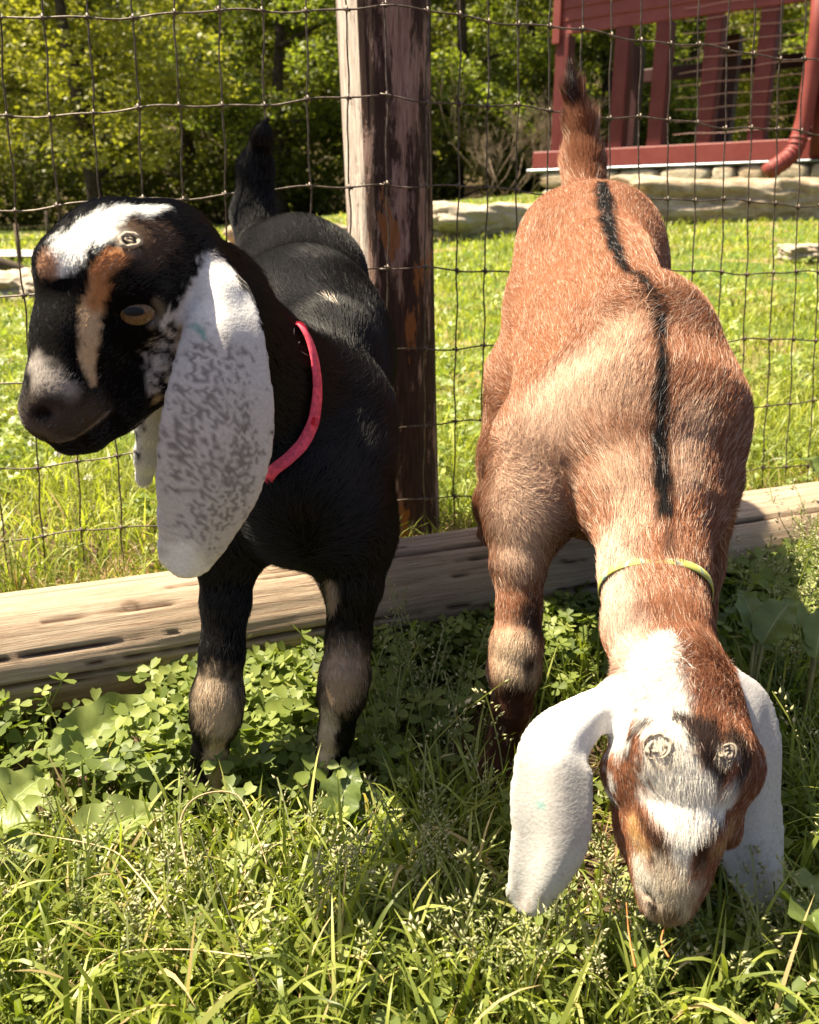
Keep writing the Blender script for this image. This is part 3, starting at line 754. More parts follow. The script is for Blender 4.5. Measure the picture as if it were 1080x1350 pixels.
        s.N = N/np.maximum(np.linalg.norm(N, axis=1), 1e-12)[:, None]; s.area = np.linalg.norm(fn, axis=1)/2
    def hit(s, px, py):
        d = ray(px, py).normalized(); h = s.bvh.ray_cast(CAMP, d)
        if h[0] is None:
            # nearest surface along the ray
            best = None
            for t in np.arange(.3, 1.3, .01):
                n = s.bvh.find_nearest(CAMP+d*t)
                if best is None or n[3] < best[1]: best = (n, n[3])
            return best[0][0], best[0][1]
        return h[0], h[1]
    def colours(s, pts, base, feats, seed=0):
        """coat pattern: patches and stripes anchored at points of the body, with ragged edges"""
        n = len(pts); c = np.zeros((n, 3)); c[:] = base
        n1 = vnoise(pts, 90, seed, 2)-.5; n2 = vnoise(pts, 330, seed+5, 1)-.5
        for ft in feats:
            kind = ft[0]
            if kind == 'dots':            # sparse freckles inside a region
                _, anchors, w, col, dens, sc = ft
                dist = s.pdist(pts, anchors, w)
                nz = vnoise(pts*np.array([1, 1, .5]), sc, seed+9, 1); lowf = vnoise(pts*np.array([1, 1, .6]), 75, seed+3, 2)*(1-ss(.35, 1.1, dist))
                thr = 1.0-.38*ss(.08, .55, lowf); pr = ss(thr-.22, thr+.02, nz)*dens
                m = (s.rng.random(len(pts)) < pr).astype(float)[:, None] if s.rng is not None else pr[:, None]*.7
                c = c*(1-m)+np.array(col)*m; continue
            _, anchors, w, col, soft = ft[:5]
            dist = s.pdist(pts, anchors, w)+(n1*.7+n2*.75)*min(1, soft*3+.25)
            m = (1-ss(1-soft, 1+soft, dist))[:, None]*(ft[5] if len(ft) > 5 else 1)
            c = c*(1-m)+np.array(col)*m
        return c
    def pdist(s, pts, anchors, w):
        """distance to a polyline of anchors divided by its width there"""
        A = [np.array(a) for a in anchors]; W = list(w) if hasattr(w, '__len__') else [w]*len(A)
        if len(A) == 1: return np.linalg.norm(pts-A[0], axis=1)/W[0]
        best = np.full(len(pts), 1e9)
        for a, b, wa, wb in zip(A[:-1], A[1:], W[:-1], W[1:]):
            ab = b-a; t = np.clip((pts-a)@ab/max(ab@ab, 1e-12), 0, 1)
            best = np.minimum(best, np.linalg.norm(pts-a-t[:, None]*ab, axis=1)/(wa+(wb-wa)*t))
        return best
    def line(s, pix, wpx):
        """pixel polyline laid on the body surface -> anchors and widths in metres"""
        A = []; W = []
        if not hasattr(wpx, '__len__'): wpx = [wpx]*len(pix)
        for (x, y), w in zip(pix, wpx):
            h = s.hit(x, y)[0]; A.append(np.array(h)); W.append(w*depth(h)/FPX)
        return A, W
    def flow(s, pts):
        """hair direction, length and lift, blended from the bones"""
        wsum = np.zeros(len(pts)); D = np.zeros((len(pts), 3)); L = np.zeros(len(pts)); U = np.zeros(len(pts))
        for a, b, r, ln, lift, dr in s.bones:
            ab = b-a; t = np.clip((pts-a)@ab/max(ab@ab, 1e-12), 0, 1)
            d = np.linalg.norm(pts-a-t[:, None]*ab, axis=1)/max(r, .012)
            w = 1/(d**5+.02); u = np.array(dr)/np.linalg.norm(dr)
            wsum += w; D += w[:, None]*u; L += w*ln; U += w*lift
        return D/wsum[:, None], L/wsum, U/wsum
    def fur(s, parent, name, count, mat, colour, width=.00022, seed=0, region=None, lenmul=None, tip=None):
        rng = np.random.default_rng(seed)
        T = s.T; w = s.area.copy()
        if region is not None:
            cen = s.V[T].mean(1); w = w*region(cen)
        p = w/w.sum(); ti = rng.choice(len(T), count, p=p)
        u = rng.random((count, 2)); m = u.sum(1) > 1; u[m] = 1-u[m]
        b = np.stack([1-u.sum(1), u[:, 0], u[:, 1]], 1)[:, :, None]
        R = (s.V[T[ti]]*b).sum(1); N = (s.N[T[ti]]*b).sum(1); N /= np.linalg.norm(N, axis=1)[:, None]
        D, L, U = s.flow(R)
        # swirl the flow gently
        J = np.stack([vnoise(R, 22, 50+i+seed, 1) for i in range(3)], 1)-.5
        J2 = rng.normal(0, 1, R.shape)
        D = D+J*.9+J2*.13
        Tn = D-N*(D*N).sum(1)[:, None]; Tn /= np.maximum(np.linalg.norm(Tn, axis=1), 1e-6)[:, None]
        if lenmul is not None: L = L*lenmul(R)
        L = L*rng.uniform(.6, 1.2, count)
        d0 = Tn*np.sqrt(1-np.clip(U, 0, .95)**2)[:, None]+N*U[:, None]
        K = 4; pts = np.zeros((count, K, 3), np.float32)
        for i in range(K):
            t = i/(K-1)
            pts[:, i] = R-N*.0004+d0*(L*t)[:, None]+Tn*(L*.25*t*t)[:, None]-N*(L*U*.45*t*t)[:, None]+J2*(L*.05*t*t)[:, None]
        rads = width*np.array([1.0, .9, .62, .12])[None]*rng.uniform(.7, 1.25, (count, 1))
        C = colour(R, rng)
        cu = bpy.data.hair_curves.new(name); cu.add_curves([K]*count)
        cu.attributes['position'].data.foreach_set('vector', pts.ravel())
        if 'radius' not in cu.attributes: cu.attributes.new('radius', 'FLOAT', 'POINT')
        cu.attributes['radius'].data.foreach_set('value', rads.astype(np.float32).ravel())
        a = cu.attributes.new('Col', 'FLOAT_COLOR', 'CURVE'); cc = np.ones((count, 4), np.float32); cc[:, :3] = C
        a.data.foreach_set('color', cc.ravel())
        cu.materials.append(mat)
        o = bpy.data.objects.new(name, cu); COL.objects.link(o); o.parent = parent
        o.matrix_parent_inverse = parent_mat(parent).inverted()
        return o

def fur_mat(name, gloss=.3, rough=.3, cm=.8, base=.04):
    m, nt, bs, out = new_mat(name)
    at = nd(nt, 'ShaderNodeAttribute', attribute_name='Col')
    nt.nodes.remove(bs)
    df = nd(nt, 'ShaderNodeBsdfDiffuse'); nt.links.new(at.outputs['Color'], df.inputs['Color'])
    hr = nd(nt, 'ShaderNodeBsdfHair', component='Reflection'); hr.inputs['RoughnessU'].default_value = rough
    hr.inputs['RoughnessV'].default_value = .9; hr.inputs['Offset'].default_value = rad(-4)
    c = mixc(nt, cm, (base*6,)*3, mixc(nt, 1.0, at.outputs['Color'], (1.6, 1.6, 1.6), 'MULTIPLY')); nt.links.new(c, hr.inputs['Color'])
    mx = nd(nt, 'ShaderNodeMixShader'); mx.inputs[0].default_value = gloss
    nt.links.new(df.outputs[0], mx.inputs[1]); nt.links.new(hr.outputs[0], mx.inputs[2]); nt.links.new(mx.outputs[0], out.inputs['Surface'])
    return m
def skin_mat(name, rough=.65, spec=.3):
    m, nt, bs, out = new_mat(name)
    at = nd(nt, 'ShaderNodeAttribute', attribute_name='Col'); v = texco(nt)
    n = noise_n(nt, v, 500, 3)
    c = mixc(nt, .35, at.outputs['Color'], ramp(nt, n, [(.3, (.3, .3, .3)), (.7, (.9, .9, .9))]), 'MULTIPLY')
    nt.links.new(c, bs.inputs['Base Color']); bs.inputs['Roughness'].default_value = rough
    bs.inputs['Specular IOR Level'].default_value = spec; bump(nt, bs, n, .4, .0008)
    return m
M_FURB = fur_mat('black_goat_hair', .16, .14, .80, .18); M_SKINB = skin_mat('black_goat_hide', .8, .05)
M_FURW = fur_mat('brown_goat_hair', .22, .22, .85, .05); M_SKINW = skin_mat('brown_goat_hide', .8, .1)

def eye(goat, px, py, parent, r, inset, irisc, rot=0, out_dir=None, lidcol=None):
    pass

def ring_on(goat, c, nrm, off, width, thick, wave=0, n=96, seed=0, cap_=.058):
    """a band hugging the body round the axis point c, in the plane of normal nrm"""
    c = Vector(c); nrm = Vector(nrm).normalized(); u = nrm.orthogonal().normalized(); v = nrm.cross(u)
    rr = []
    for i in range(n):
        a = 2*math.pi*i/n; d = u*math.cos(a)+v*math.sin(a); h = goat.bvh.ray_cast(c+d*.0, d)
        rr.append((h[0]-c).length if h[0] and (h[0]-c).length < cap_ else cap_)
    rr = [sum(rr[(i+k) % n] for k in range(-4, 5))/9 for i in range(n)]
    V = []; F = []
    for i in range(n):
        a = 2*math.pi*i/n; d = u*math.cos(a)+v*math.sin(a)
        r = rr[i]+off+wave*math.sin(a*5+seed)*.5
        for (dr, dn) in ((0, -.5), (thick, -.42), (thick*1.25, 0), (thick, .42), (0, .5), (-thick*.4, 0)):
            V.append(c+d*(r+dr)+nrm*(dn*width+wave*math.sin(a*3+seed)))
    for i in range(n):
        j = (i+1) % n
        for k in range(6): F.append((i*6+k, i*6+(k+1) % 6, j*6+(k+1) % 6, j*6+k))
    mb = MB(); mb.add(V, F); return mb, [c+(u*math.cos(2*math.pi*i/n)+v*math.sin(2*math.pi*i/n))*(rr[i]+off) for i in range(n)]

def band_on(goat, pix, back, width, thick):
    """a webbing band laid over the coat: seen along the pixel path, closed round the far side of the neck"""
    F = []
    for x, y in pix:
        h, n = goat.hit(x, y); F.append(Vector(h))
    key = len(F); A, C = F[0], F[-1]; B = F[len(F)//2]; M = (A+C)/2+FW*back*.6; Bk = M+FW*back
    loop = []
    for a, b in zip(F[:-1], F[1:]):
        for k in range(6): loop.append(a.lerp(b, k/6))
    nf = len(loop)
    for k in range(30):
        t = math.pi*k/30; e = M-(C-M)*-1*math.cos(t) if t < math.pi/2 else M+(A-M)*-math.cos(t)
        loop.append(e+(Bk-M)*math.sin(t))
    pts = []; nor = []
    for i, p in enumerate(loop):
        if i < nf:
            h, n, _, _ = goat.bvh.find_nearest(p); pts.append(Vector(h)); nor.append(Vector(n))
        else: pts.append(p); nor.append((p-M).normalized())
    N = len(pts)
    for it in range(4):
        pts = [(pts[i-1]+pts[i]*2+pts[(i+1) % N])/4 for i in range(N)]; nor = [(nor[i-1]+nor[i]*2+nor[(i+1) % N]).normalized() for i in range(N)]
    V = []; Fc = []; info = []
    for i in range(N):
        t = (pts[(i+1) % N]-pts[i-1]).normalized(); n = (nor[i]-t*nor[i].dot(t)).normalized(); w = t.cross(n); p = pts[i]+n*.0045
        for (dw, dn) in ((-.5, 0), (-.5, thick), (0, thick*1.3), (.5, thick), (.5, 0), (0, -.001)): V.append(p+w*dw*width+n*dn)
        info.append((p, n, t))
    for i in range(N):
        j = (i+1) % N
        for k in range(6): Fc.append((i*6+k, i*6+(k+1) % 6, j*6+(k+1) % 6, j*6+k))
    mb = MB(); mb.add(V, Fc); return mb, [info[min(6*k, N-1)] for k in range(key)]

# ------------------------------------------------------------------ the black goat
def black_goat():
    g = Goat((-.32, .38, -.01), (.06, 1.16, .60))
    S, M_, L_ = .006, .010, .016
    # trunk, from rump to brisket (hair lies from chest to rump)
    g.chain([(410, 560, .68, 96), (400, 470, .82, 108), (394, 368, .955, 82)], .045, .009, .25)
    g.chain([(402, 655, .625, 84), (404, 560, .67, 112)], .03, .012, .3)
    g.ball(400, 655, .60, 78, 84, 80, .03)
    g.chain([(432, 455, .72, 66), (405, 420, .84, 86)], .02, .011, .25)          # withers
    g.ball(350, 360, .98, 44, 60, 50, .02); g.ball(442, 372, .96, 40, 58, 50, .02)
    # shoulders and fore legs
    g.chain([(325, 610, .64, 64), (300, 700, .62, 42), (298, 790, .60, 30)], .028, .008, .25)
    g.chain([(298, 790, .60, 31), (293, 860, .585, 27), (287, 918, .575, 32), (285, 945, .572, 31), (277, 990, .572, 21), (272, 1025, .57, 21), (268, 1052, .562, 23)], .008, .006, .25)
    g.chain([(455, 610, .64, 58), (468, 700, .62, 44), (466, 770, .60, 36)], .028, .008, .25)
    g.chain([(466, 770, .60, 36), (460, 840, .59, 28), (455, 888, .58, 31), (451, 915, .578, 30), (443, 965, .576, 21), (436, 1005, .574, 20), (431, 1040, .566, 22)], .008, .006, .25)
    # hind legs
    for sx in (-1, 1):
        g.chain([(395+sx*50, 430, .96, 60), (395+sx*66, 560, .95, 36), (395+sx*68, 640, .99, 24), (395+sx*68, 690, .995, 17), (395+sx*68, 760, .975, 16), (395+sx*68, 790, .965, 18)], .015, .008, .25)
    # tail, held up
    g.chain([(348, 345, 1.00, 33), (335, 285, 1.035, 29), (337, 225, 1.04, 23), (345, 182, 1.03, 13), (350, 160, 1.025, 4)], .01, .007, .2)
    # neck
    g.chain([(228, 352, .545, 62), (280, 425, .575, 66), (330, 505, .62, 82), (388, 600, .67, 96)], .03, .014, .32)
    g.chain([(215, 318, .55, 40), (285, 375, .59, 36), (365, 470, .66, 36)], .02, .016, .35)
    # head
    g.chain([(215, 345, .525, 70), (165, 362, .505, 84)], .02, .0042, .2, rev=True)
    g.chain([(200, 450, .515, 66), (165, 490, .50, 54)], .02, .0045, .2, rev=True)
    g.ball(160, 360, .505, 84, 84, 80, .02)
    g.chain([(118, 368, .49, 64), (104, 448, .475, 54), (86, 520, .46, 46), (72, 548, .452, 37)], .012, .0032, .2, rev=True)
    g.chain([(185, 480, .505, 58), (140, 530, .485, 44), (110, 566, .467, 28), (90, 577, .46, 20)], .010, .0036, .2, rev=True)
    g.ball(62, 540, .45, 29, 26, 26, .008)
    g.ball(178, 385, .475, 34, 30, 22, .012)        # brow over the near eye
    g.ball(150, 352, .47, 30, 24, 20, .014, 30)
    g.ball(178, 432, .475, 36, 16, 20, .010)
    g.ball(74, 352, .475, 22, 30, 30, .012)         # far brow
    # far brow bulge with the other eye seen in profile
    g.ball(60, 358, .50, 15, 22, 18, .008)
    # nostrils, mouth
    # nostril, mouth, eye socket and lids
    q = g.groove([(52, 552), (60, 545), (64, 540)], [6, 8, 4], .0005, .004)
    g.groove([(66, 588), (84, 589), (104, 582), (126, 568), (148, 552)], [2.5, 5, 5, 4.5, 3], .0, .003)
    g.groove([(50, 566), (56, 578), (64, 588)], [2, 2.4, 2], .0004, .003)
    EYE0 = Vector(g.surf(181, 411))
    f_ = lambda d: (EYE0-CAMP).normalized()*d
    g.f.ell(np.array(EYE0+f_(.003)), [np.array(v) for v in ((1, 0, 0), UP, FW)], [.0118, .0082, .0085], .004, True)
    EYEC = EYE0+f_(.0085)
    def lid(pix, r, dz):
        Q = []
        for x, y in pix:
            d = ray(x, y).normalized(); oc = CAMP-EYEC; b_ = d.dot(oc); dd = b_*b_-(oc.dot(oc)-.0108**2)
            Q.append(np.array(CAMP+d*(-b_-math.sqrt(dd)) if dd > 0 else CAMP+d*(-b_)))
        for a, b in zip(Q[:-1], Q[1:]): g.f.cone(a, b, r, r, .003)
    lid([(152, 413), (160, 401), (173, 395), (188, 394), (201, 398), (211, 408)], .0033, 0)
    lid([(152, 415), (164, 428), (180, 433), (195, 429), (211, 413)], .0023, 0)
    # near ear: a long, thick, hanging blade, slightly cupped
    fl = np.array(Vector((.30, -.93, .12)).normalized())
    g.ear([(283, 362, .525, 24), (297, 410, .495, 46), (294, 490, .480, 66), (288, 570, .474, 76), (276, 640, .473, 71), (257, 705, .476, 51), (248, 728, .478, 42)], (.28, -.95, .12), .30, .0010, .6)
    g.chain([(262, 350, .53, 30), (292, 384, .508, 24)], .012, .007, .2)
    # far ear behind the head
    fl2 = np.array(Vector((.8, -.5, .1)).normalized())
    g.chain([(212, 500, .60, 26), (200, 560, .60, 24), (196, 600, .60, 22), (190, 628, .60, 17)], .006, .004, .15, fl2, 3.5)
    g.finish()
    earA = [P(282, 372, .51), P(292, 500, .475), P(284, 590, .472), P(262, 680, .472), P(244, 745, .478)]
    ear2 = [P(205, 540, .60), P(190, 640, .60)]
    W = 1/FPX
    L = g.line
    blk = (.0024, .0017, .0016)
    tan_ = (.50, .30, .16); cream = (.80, .74, .64); white = (.84, .82, .78)
    A1, w1 = L([(212, 272), (180, 280), (146, 290), (118, 305), (96, 322), (82, 342)], [6, 15, 24, 30, 30, 20])
    A2, w2 = L([(172, 330), (148, 340), (132, 362), (124, 400)], [7, 12, 12, 12])
    A3, w3 = L([(128, 372), (120, 405), (117, 445), (116, 480), (122, 505)], [8, 14, 13, 10, 7])
    A4, w4 = L([(46, 480), (58, 500), (92, 516)], [15, 19, 13])
    A5, w5 = L([(58, 548), (85, 560), (120, 545)], [30, 30, 26])
    A6, w6 = L([(192, 330), (205, 310), (180, 300)], [26, 26, 20])
    A7, w7 = L([(206, 396), (214, 412), (200, 430)], [5, 6, 5])
    A8, w8 = L([(158, 388), (185, 388), (205, 396)], [5, 6, 5])
    A9, w9 = L([(285, 925), (290, 955)], [34, 22]); A10, w10 = L([(288, 985), (290, 1020), (285, 1045)], [14, 13, 10])
    B1, v1 = L([(452, 885), (448, 915)], [34, 24]); B2, v2 = L([(432, 945), (428, 985), (422, 1015)], [14, 13, 10])
    B3, v3 = L([(438, 775), (436, 800)], [10, 8])
    nos, wn_ = L([(56, 546)], [13]); mouth, wm = L([(70, 588), (96, 585), (120, 571), (142, 552)], 3.5); lip, wl = L([(70, 582), (94, 579), (118, 564), (140, 546)], 2.6)
    nosk, wnk = L([(40, 560), (60, 572), (85, 580)], [12, 10, 6])
    hb, wh = L([(170, 318)], [17]); hb2, wh2 = L([(169, 318)], [8])
    ng, wng = L([(206, 528)], [9]); fe, wfe = L([(60, 350)], [16])
    up_, wup = L([(430, 394), (446, 400)], [3, 2])
    teal, wt = L([(265, 436), (269, 445)], [5, 4]); teal2, wt2 = L([(256, 430)], [4])
    EW = [W*.50*x for x in (34, 80, 88, 84, 74)]
    feats = [('l', A1, w1, white, .22), ('l', A2, w2, (.42, .19, .08), .4), ('l', A3, w3, (.56, .38, .22), .4),
        ('l', A6, w6, (.075, .045, .03), .5), ('l', A2, w2, (.42, .19, .08), .4),
        ('l', A4, w4, (.30, .26, .23), .7), ('l', A5, w5, (.075, .055, .043), .8, .8), ('l', nosk, wnk, (.10, .075, .065), .5),
        ('l', A7, w7, (.20, .16, .12), .8, .6),
        ('l', A9, w9, (.46, .34, .23), .75), ('l', A10, w10, (.40, .29, .20), .4), ('l', B1, v1, (.34, .24, .16), .75), ('l', B2, v2, (.42, .32, .24), .4), ('l', B3, v3, (.3, .22, .16), .5),
        ('l', nos, wn_, (.012, .008, .007), .4), ('l', lip, wl, (.24, .18, .15), .8, .8), ('l', mouth, wm, (.006, .004, .004), .4),
        ('l', hb, wh, (.20, .17, .15), .3), ('l', hb2, wh2, (.10, .08, .07), .4), ('l', ng, wng, (.45, .34, .2), .4), ('l', fe, wfe, (.40, .22, .13), .4),
        ('l', up_, wup, (.6, .5, .4), .5),
        ('l', earA, EW, (.60, .56, .54), .12), ('dots', [earA[1], earA[2], earA[3]], [W*.5*76, W*.5*92, W*.5*84], (.035, .022, .018), .85, 1150),
        ('l', [P(284, 385, .505), P(300, 400, .49)], [.012, .016], (.80, .77, .74), .6),  # top of the ear whitened for the sun on it
        ('l', [earA[4], P(236, 765, .48)], [.017, .02], (.88, .86, .83), .4),  # sunlit ear tip painted whiter than the greyed, shaded middle
        ('l', teal, wt, (.05, .28, .24), .6, .7), ('l', teal2, wt2, (.05, .28, .24), .6, .6),
        ('l', ear2, [.014, .016], (.82, .80, .76), .25)]
    def colour(p, rng):
        g.rng = rng; c = g.colours(p, blk, feats, 3)
        if rng is not None:
            c = c*rng.uniform(.75, 1.25, (len(p), 1)); r = rng.random(len(p)); lum = c.mean(1)
            m = (r < .05) & (lum > .05) & (lum < .5); c[m] = c[m]*.6+.3
        return c
    def lm(p):
        m = 1-ss(.8, 1.2, g.pdist(p, earA, EW)); return (1-.35*m)*(1-.55*(1-ss(.012, .022, np.linalg.norm(p-np.array(EYEC), axis=1))))*(1-.6*(1-ss(.9, 1.3, g.pdist(p, hb, [.011]))))
    root = empty('goat', (-.12, .75, 0), 'young standing black goat with speckled white hanging ears and a pink collar', 'goat')
    me = mesh_np('body', g.V, g.F); cattr(me, 'Col', colour(g.V, None)); body = link('body', me, M_SKINB, root)
    head = lambda c: ((((c-np.array(EYE0))[:, 0]/.0112)**2+(((c-np.array(EYE0))@np.array(UP))/.0062)**2+(((c-np.array(EYE0))[:, 1])/.02)**2) > 1)*(1+2.2*(1-ss(.9, 1.6, g.pdist(c, [P(160, 380, .5), P(80, 540, .46)], .06)))+1.4*(1-ss(.9, 1.4, g.pdist(c, earA, EW))))
    o = g.fur(root, 'coat', 30000 if QUICK else 380000, M_FURB, colour, .00014, 11, head, lm)
    o['label'] = 'short glossy black coat with white blaze, tan face stripes and beige knees'
    h, n = g.hit(170, 319); n = Vector(n).normalized(); u = n.orthogonal().normalized(); v = n.cross(u); mb = MB()
    mb.tube([h+u*math.cos(a*.29)*(.0050+.0006*math.sin(a*1.1))+v*math.sin(a*.29)*(.0044+.0005*math.sin(a*.7))+n*.0012 for a in range(22)], [.0009+.0005*math.sin(a*.9)**2 for a in range(22)], 6, rnd=.3)
    mb.tube([h+u*math.cos(a*.9)*.0022*(1-a*.06)+v*math.sin(a*.7)*.0018+n*.0012 for a in range(10)], .0006, 5)
    mb.build('horn_bud', M_HORN, root)
    # eye
    n = Vector((.12, -.98, .10)).normalized(); ec = EYEC
    make_eye(root, ec, n, .0108, (.42, .24, .08))
    # collar
    mb, q = band_on(g, [(391, 436), (400, 452), (408, 480), (412, 520), (409, 556), (398, 590), (380, 612), (357, 628)], .045, .0088, .0012)
    co = mb.build('collar', M_PINK, root); co['label'] = 'pink and red nylon collar'
    bk = MB()
    for f in (0, 4, 7):                     # plastic slides on the collar
        p_, n_, t_ = q[f]; bk = MB()
        bk.tube([p_-t_*.0025+n_*.0008, p_+t_*.0025+n_*.0008], .0052, 8, flat=.45)
        bk.build('collar_slide', M_RED, co, False)
    # hooves
    for (x, y, Y) in ((266, 1062, .558), (428, 1048, .562)): hoof(root, P(x, y, Y))
    for sx in (-1, 1): hoof(root, P(395+sx*68, 800, .96))
    # whiskers / stray hairs at the nape
    mb = MB(); random.seed(4)
    for k in range(7):
        a = P(372+random.uniform(-8, 10), 455+random.uniform(-12, 10), .60); m = a+Vector((.008, -.004, random.uniform(-.006, .006))); b = a+Vector((random.uniform(-.004, .018), -.006, random.uniform(-.012, .012)))
        mb.tube([a, m, b], [.00035, .0003, .0001], 4)
    mb.build('loose_hair', M_HAIRPALE, root)
    return g

def hoof(parent, p):
    p = Vector(p); z0 = gz(p.x, p.y)-.002
    for sx in (-1, 1):
        mb = MB(); V = []; F = []; n = 10; rows = [(0, 1.0), (.010, .95), (.020, .78), (.026, .4)]
        for (h, s_) in rows:
            for k in range(n):
                a = 2*math.pi*k/n
                V.append((p.x+sx*.0068+math.cos(a)*.0072*s_, p.y-.004+math.sin(a)*.013*s_-h*.1, z0+h))
        for i in range(3):
            for k in range(n): F.append((i*n+k, i*n+(k+1) % n, (i+1)*n+(k+1) % n, (i+1)*n+k))
        F.append(tuple(range(n))[::-1]); F.append(tuple(3*n+k for k in range(n)))
        mb.add(V, F); mb.build('hoof', M_HOOF, parent)

def make_eye(parent, c, n, r, irisc):
    """eyeball with amber iris and a level bar-shaped pupil, each its own mesh"""
    c = Vector(c); n = Vector(n).normalized(); u = Vector((0, 0, 1)).cross(n).normalized(); v = n.cross(u)
    def cap(rr, ax, ay, k, rows=8, cols=24):
        V = [c+n*rr*1.0]; F = []
        for i in range(1, rows+1):
            for j in range(cols):
                a = 2*math.pi*j/cols; t = i/rows
                x = ax*t*(abs(math.cos(a))**k*math.copysign(1, math.cos(a))); y = ay*t*(abs(math.sin(a))**k*math.copysign(1, math.sin(a)))
                zz = math.sqrt(max(rr*rr-x*x-y*y, 0)); V.append(c+u*x+v*y+n*zz)
        for j in range(cols): F.append((0, 1+j, 1+(j+1) % cols))
        for i in range(rows-1):
            for j in range(cols): F.append((1+i*cols+j, 1+(i+1)*cols+j, 1+(i+1)*cols+(j+1) % cols, 1+i*cols+(j+1) % cols))
        return V, F
    mb = MB(); V, F = cap(r, r*.99, r*.99, 1, 12); mb.add(V, F); e = mb.build('eye', M_EYE, parent)
    mb = MB(); V, F = cap(r*1.015, r*.84, r*.74, 1); mb.add(V, F); mb.build('iris', M_IRIS, e)
    mb = MB(); V, F = cap(r*1.03, r*.5, r*.22, .85); mb.add(V, F); mb.build('pupil', M_PUPIL, e)
    return e

M_HORN = simple_mat('pale_scurf', (.36, .30, .23), .8, .2, 300, .2, .5, .0006)
M_HORN2 = simple_mat('grey_scurf', (.26, .21, .165), .8, .2, 300, .3, .5, .0006)
M_PINK = simple_mat('pink_nylon_webbing', (.72, .08, .13), .7, .3, 260, .35, .5, .0006)
M_RED = simple_mat('red_plastic', (.65, .03, .05), .35, .5, 60, .1, .0)
M_HAIRPALE = simple_mat('pale_stray_hair', (.6, .5, .4), .5, .4, 60, .1, 0)
M_HOOF = simple_mat('hoof_horn', (.045, .035, .028), .5, .4, 160, .5, .5, .001)
M_EYE = simple_mat('dark_wet_eye', (.10, .05, .02), .12, .6, 90, .3, 0)
M_IRIS = simple_mat('amber_iris', (.12, .065, .026), .25, .4, 500, .5, 0)
M_PUPIL = simple_mat('pupil_black', (.006, .005, .006), .3, .25, 50, .1, 0)

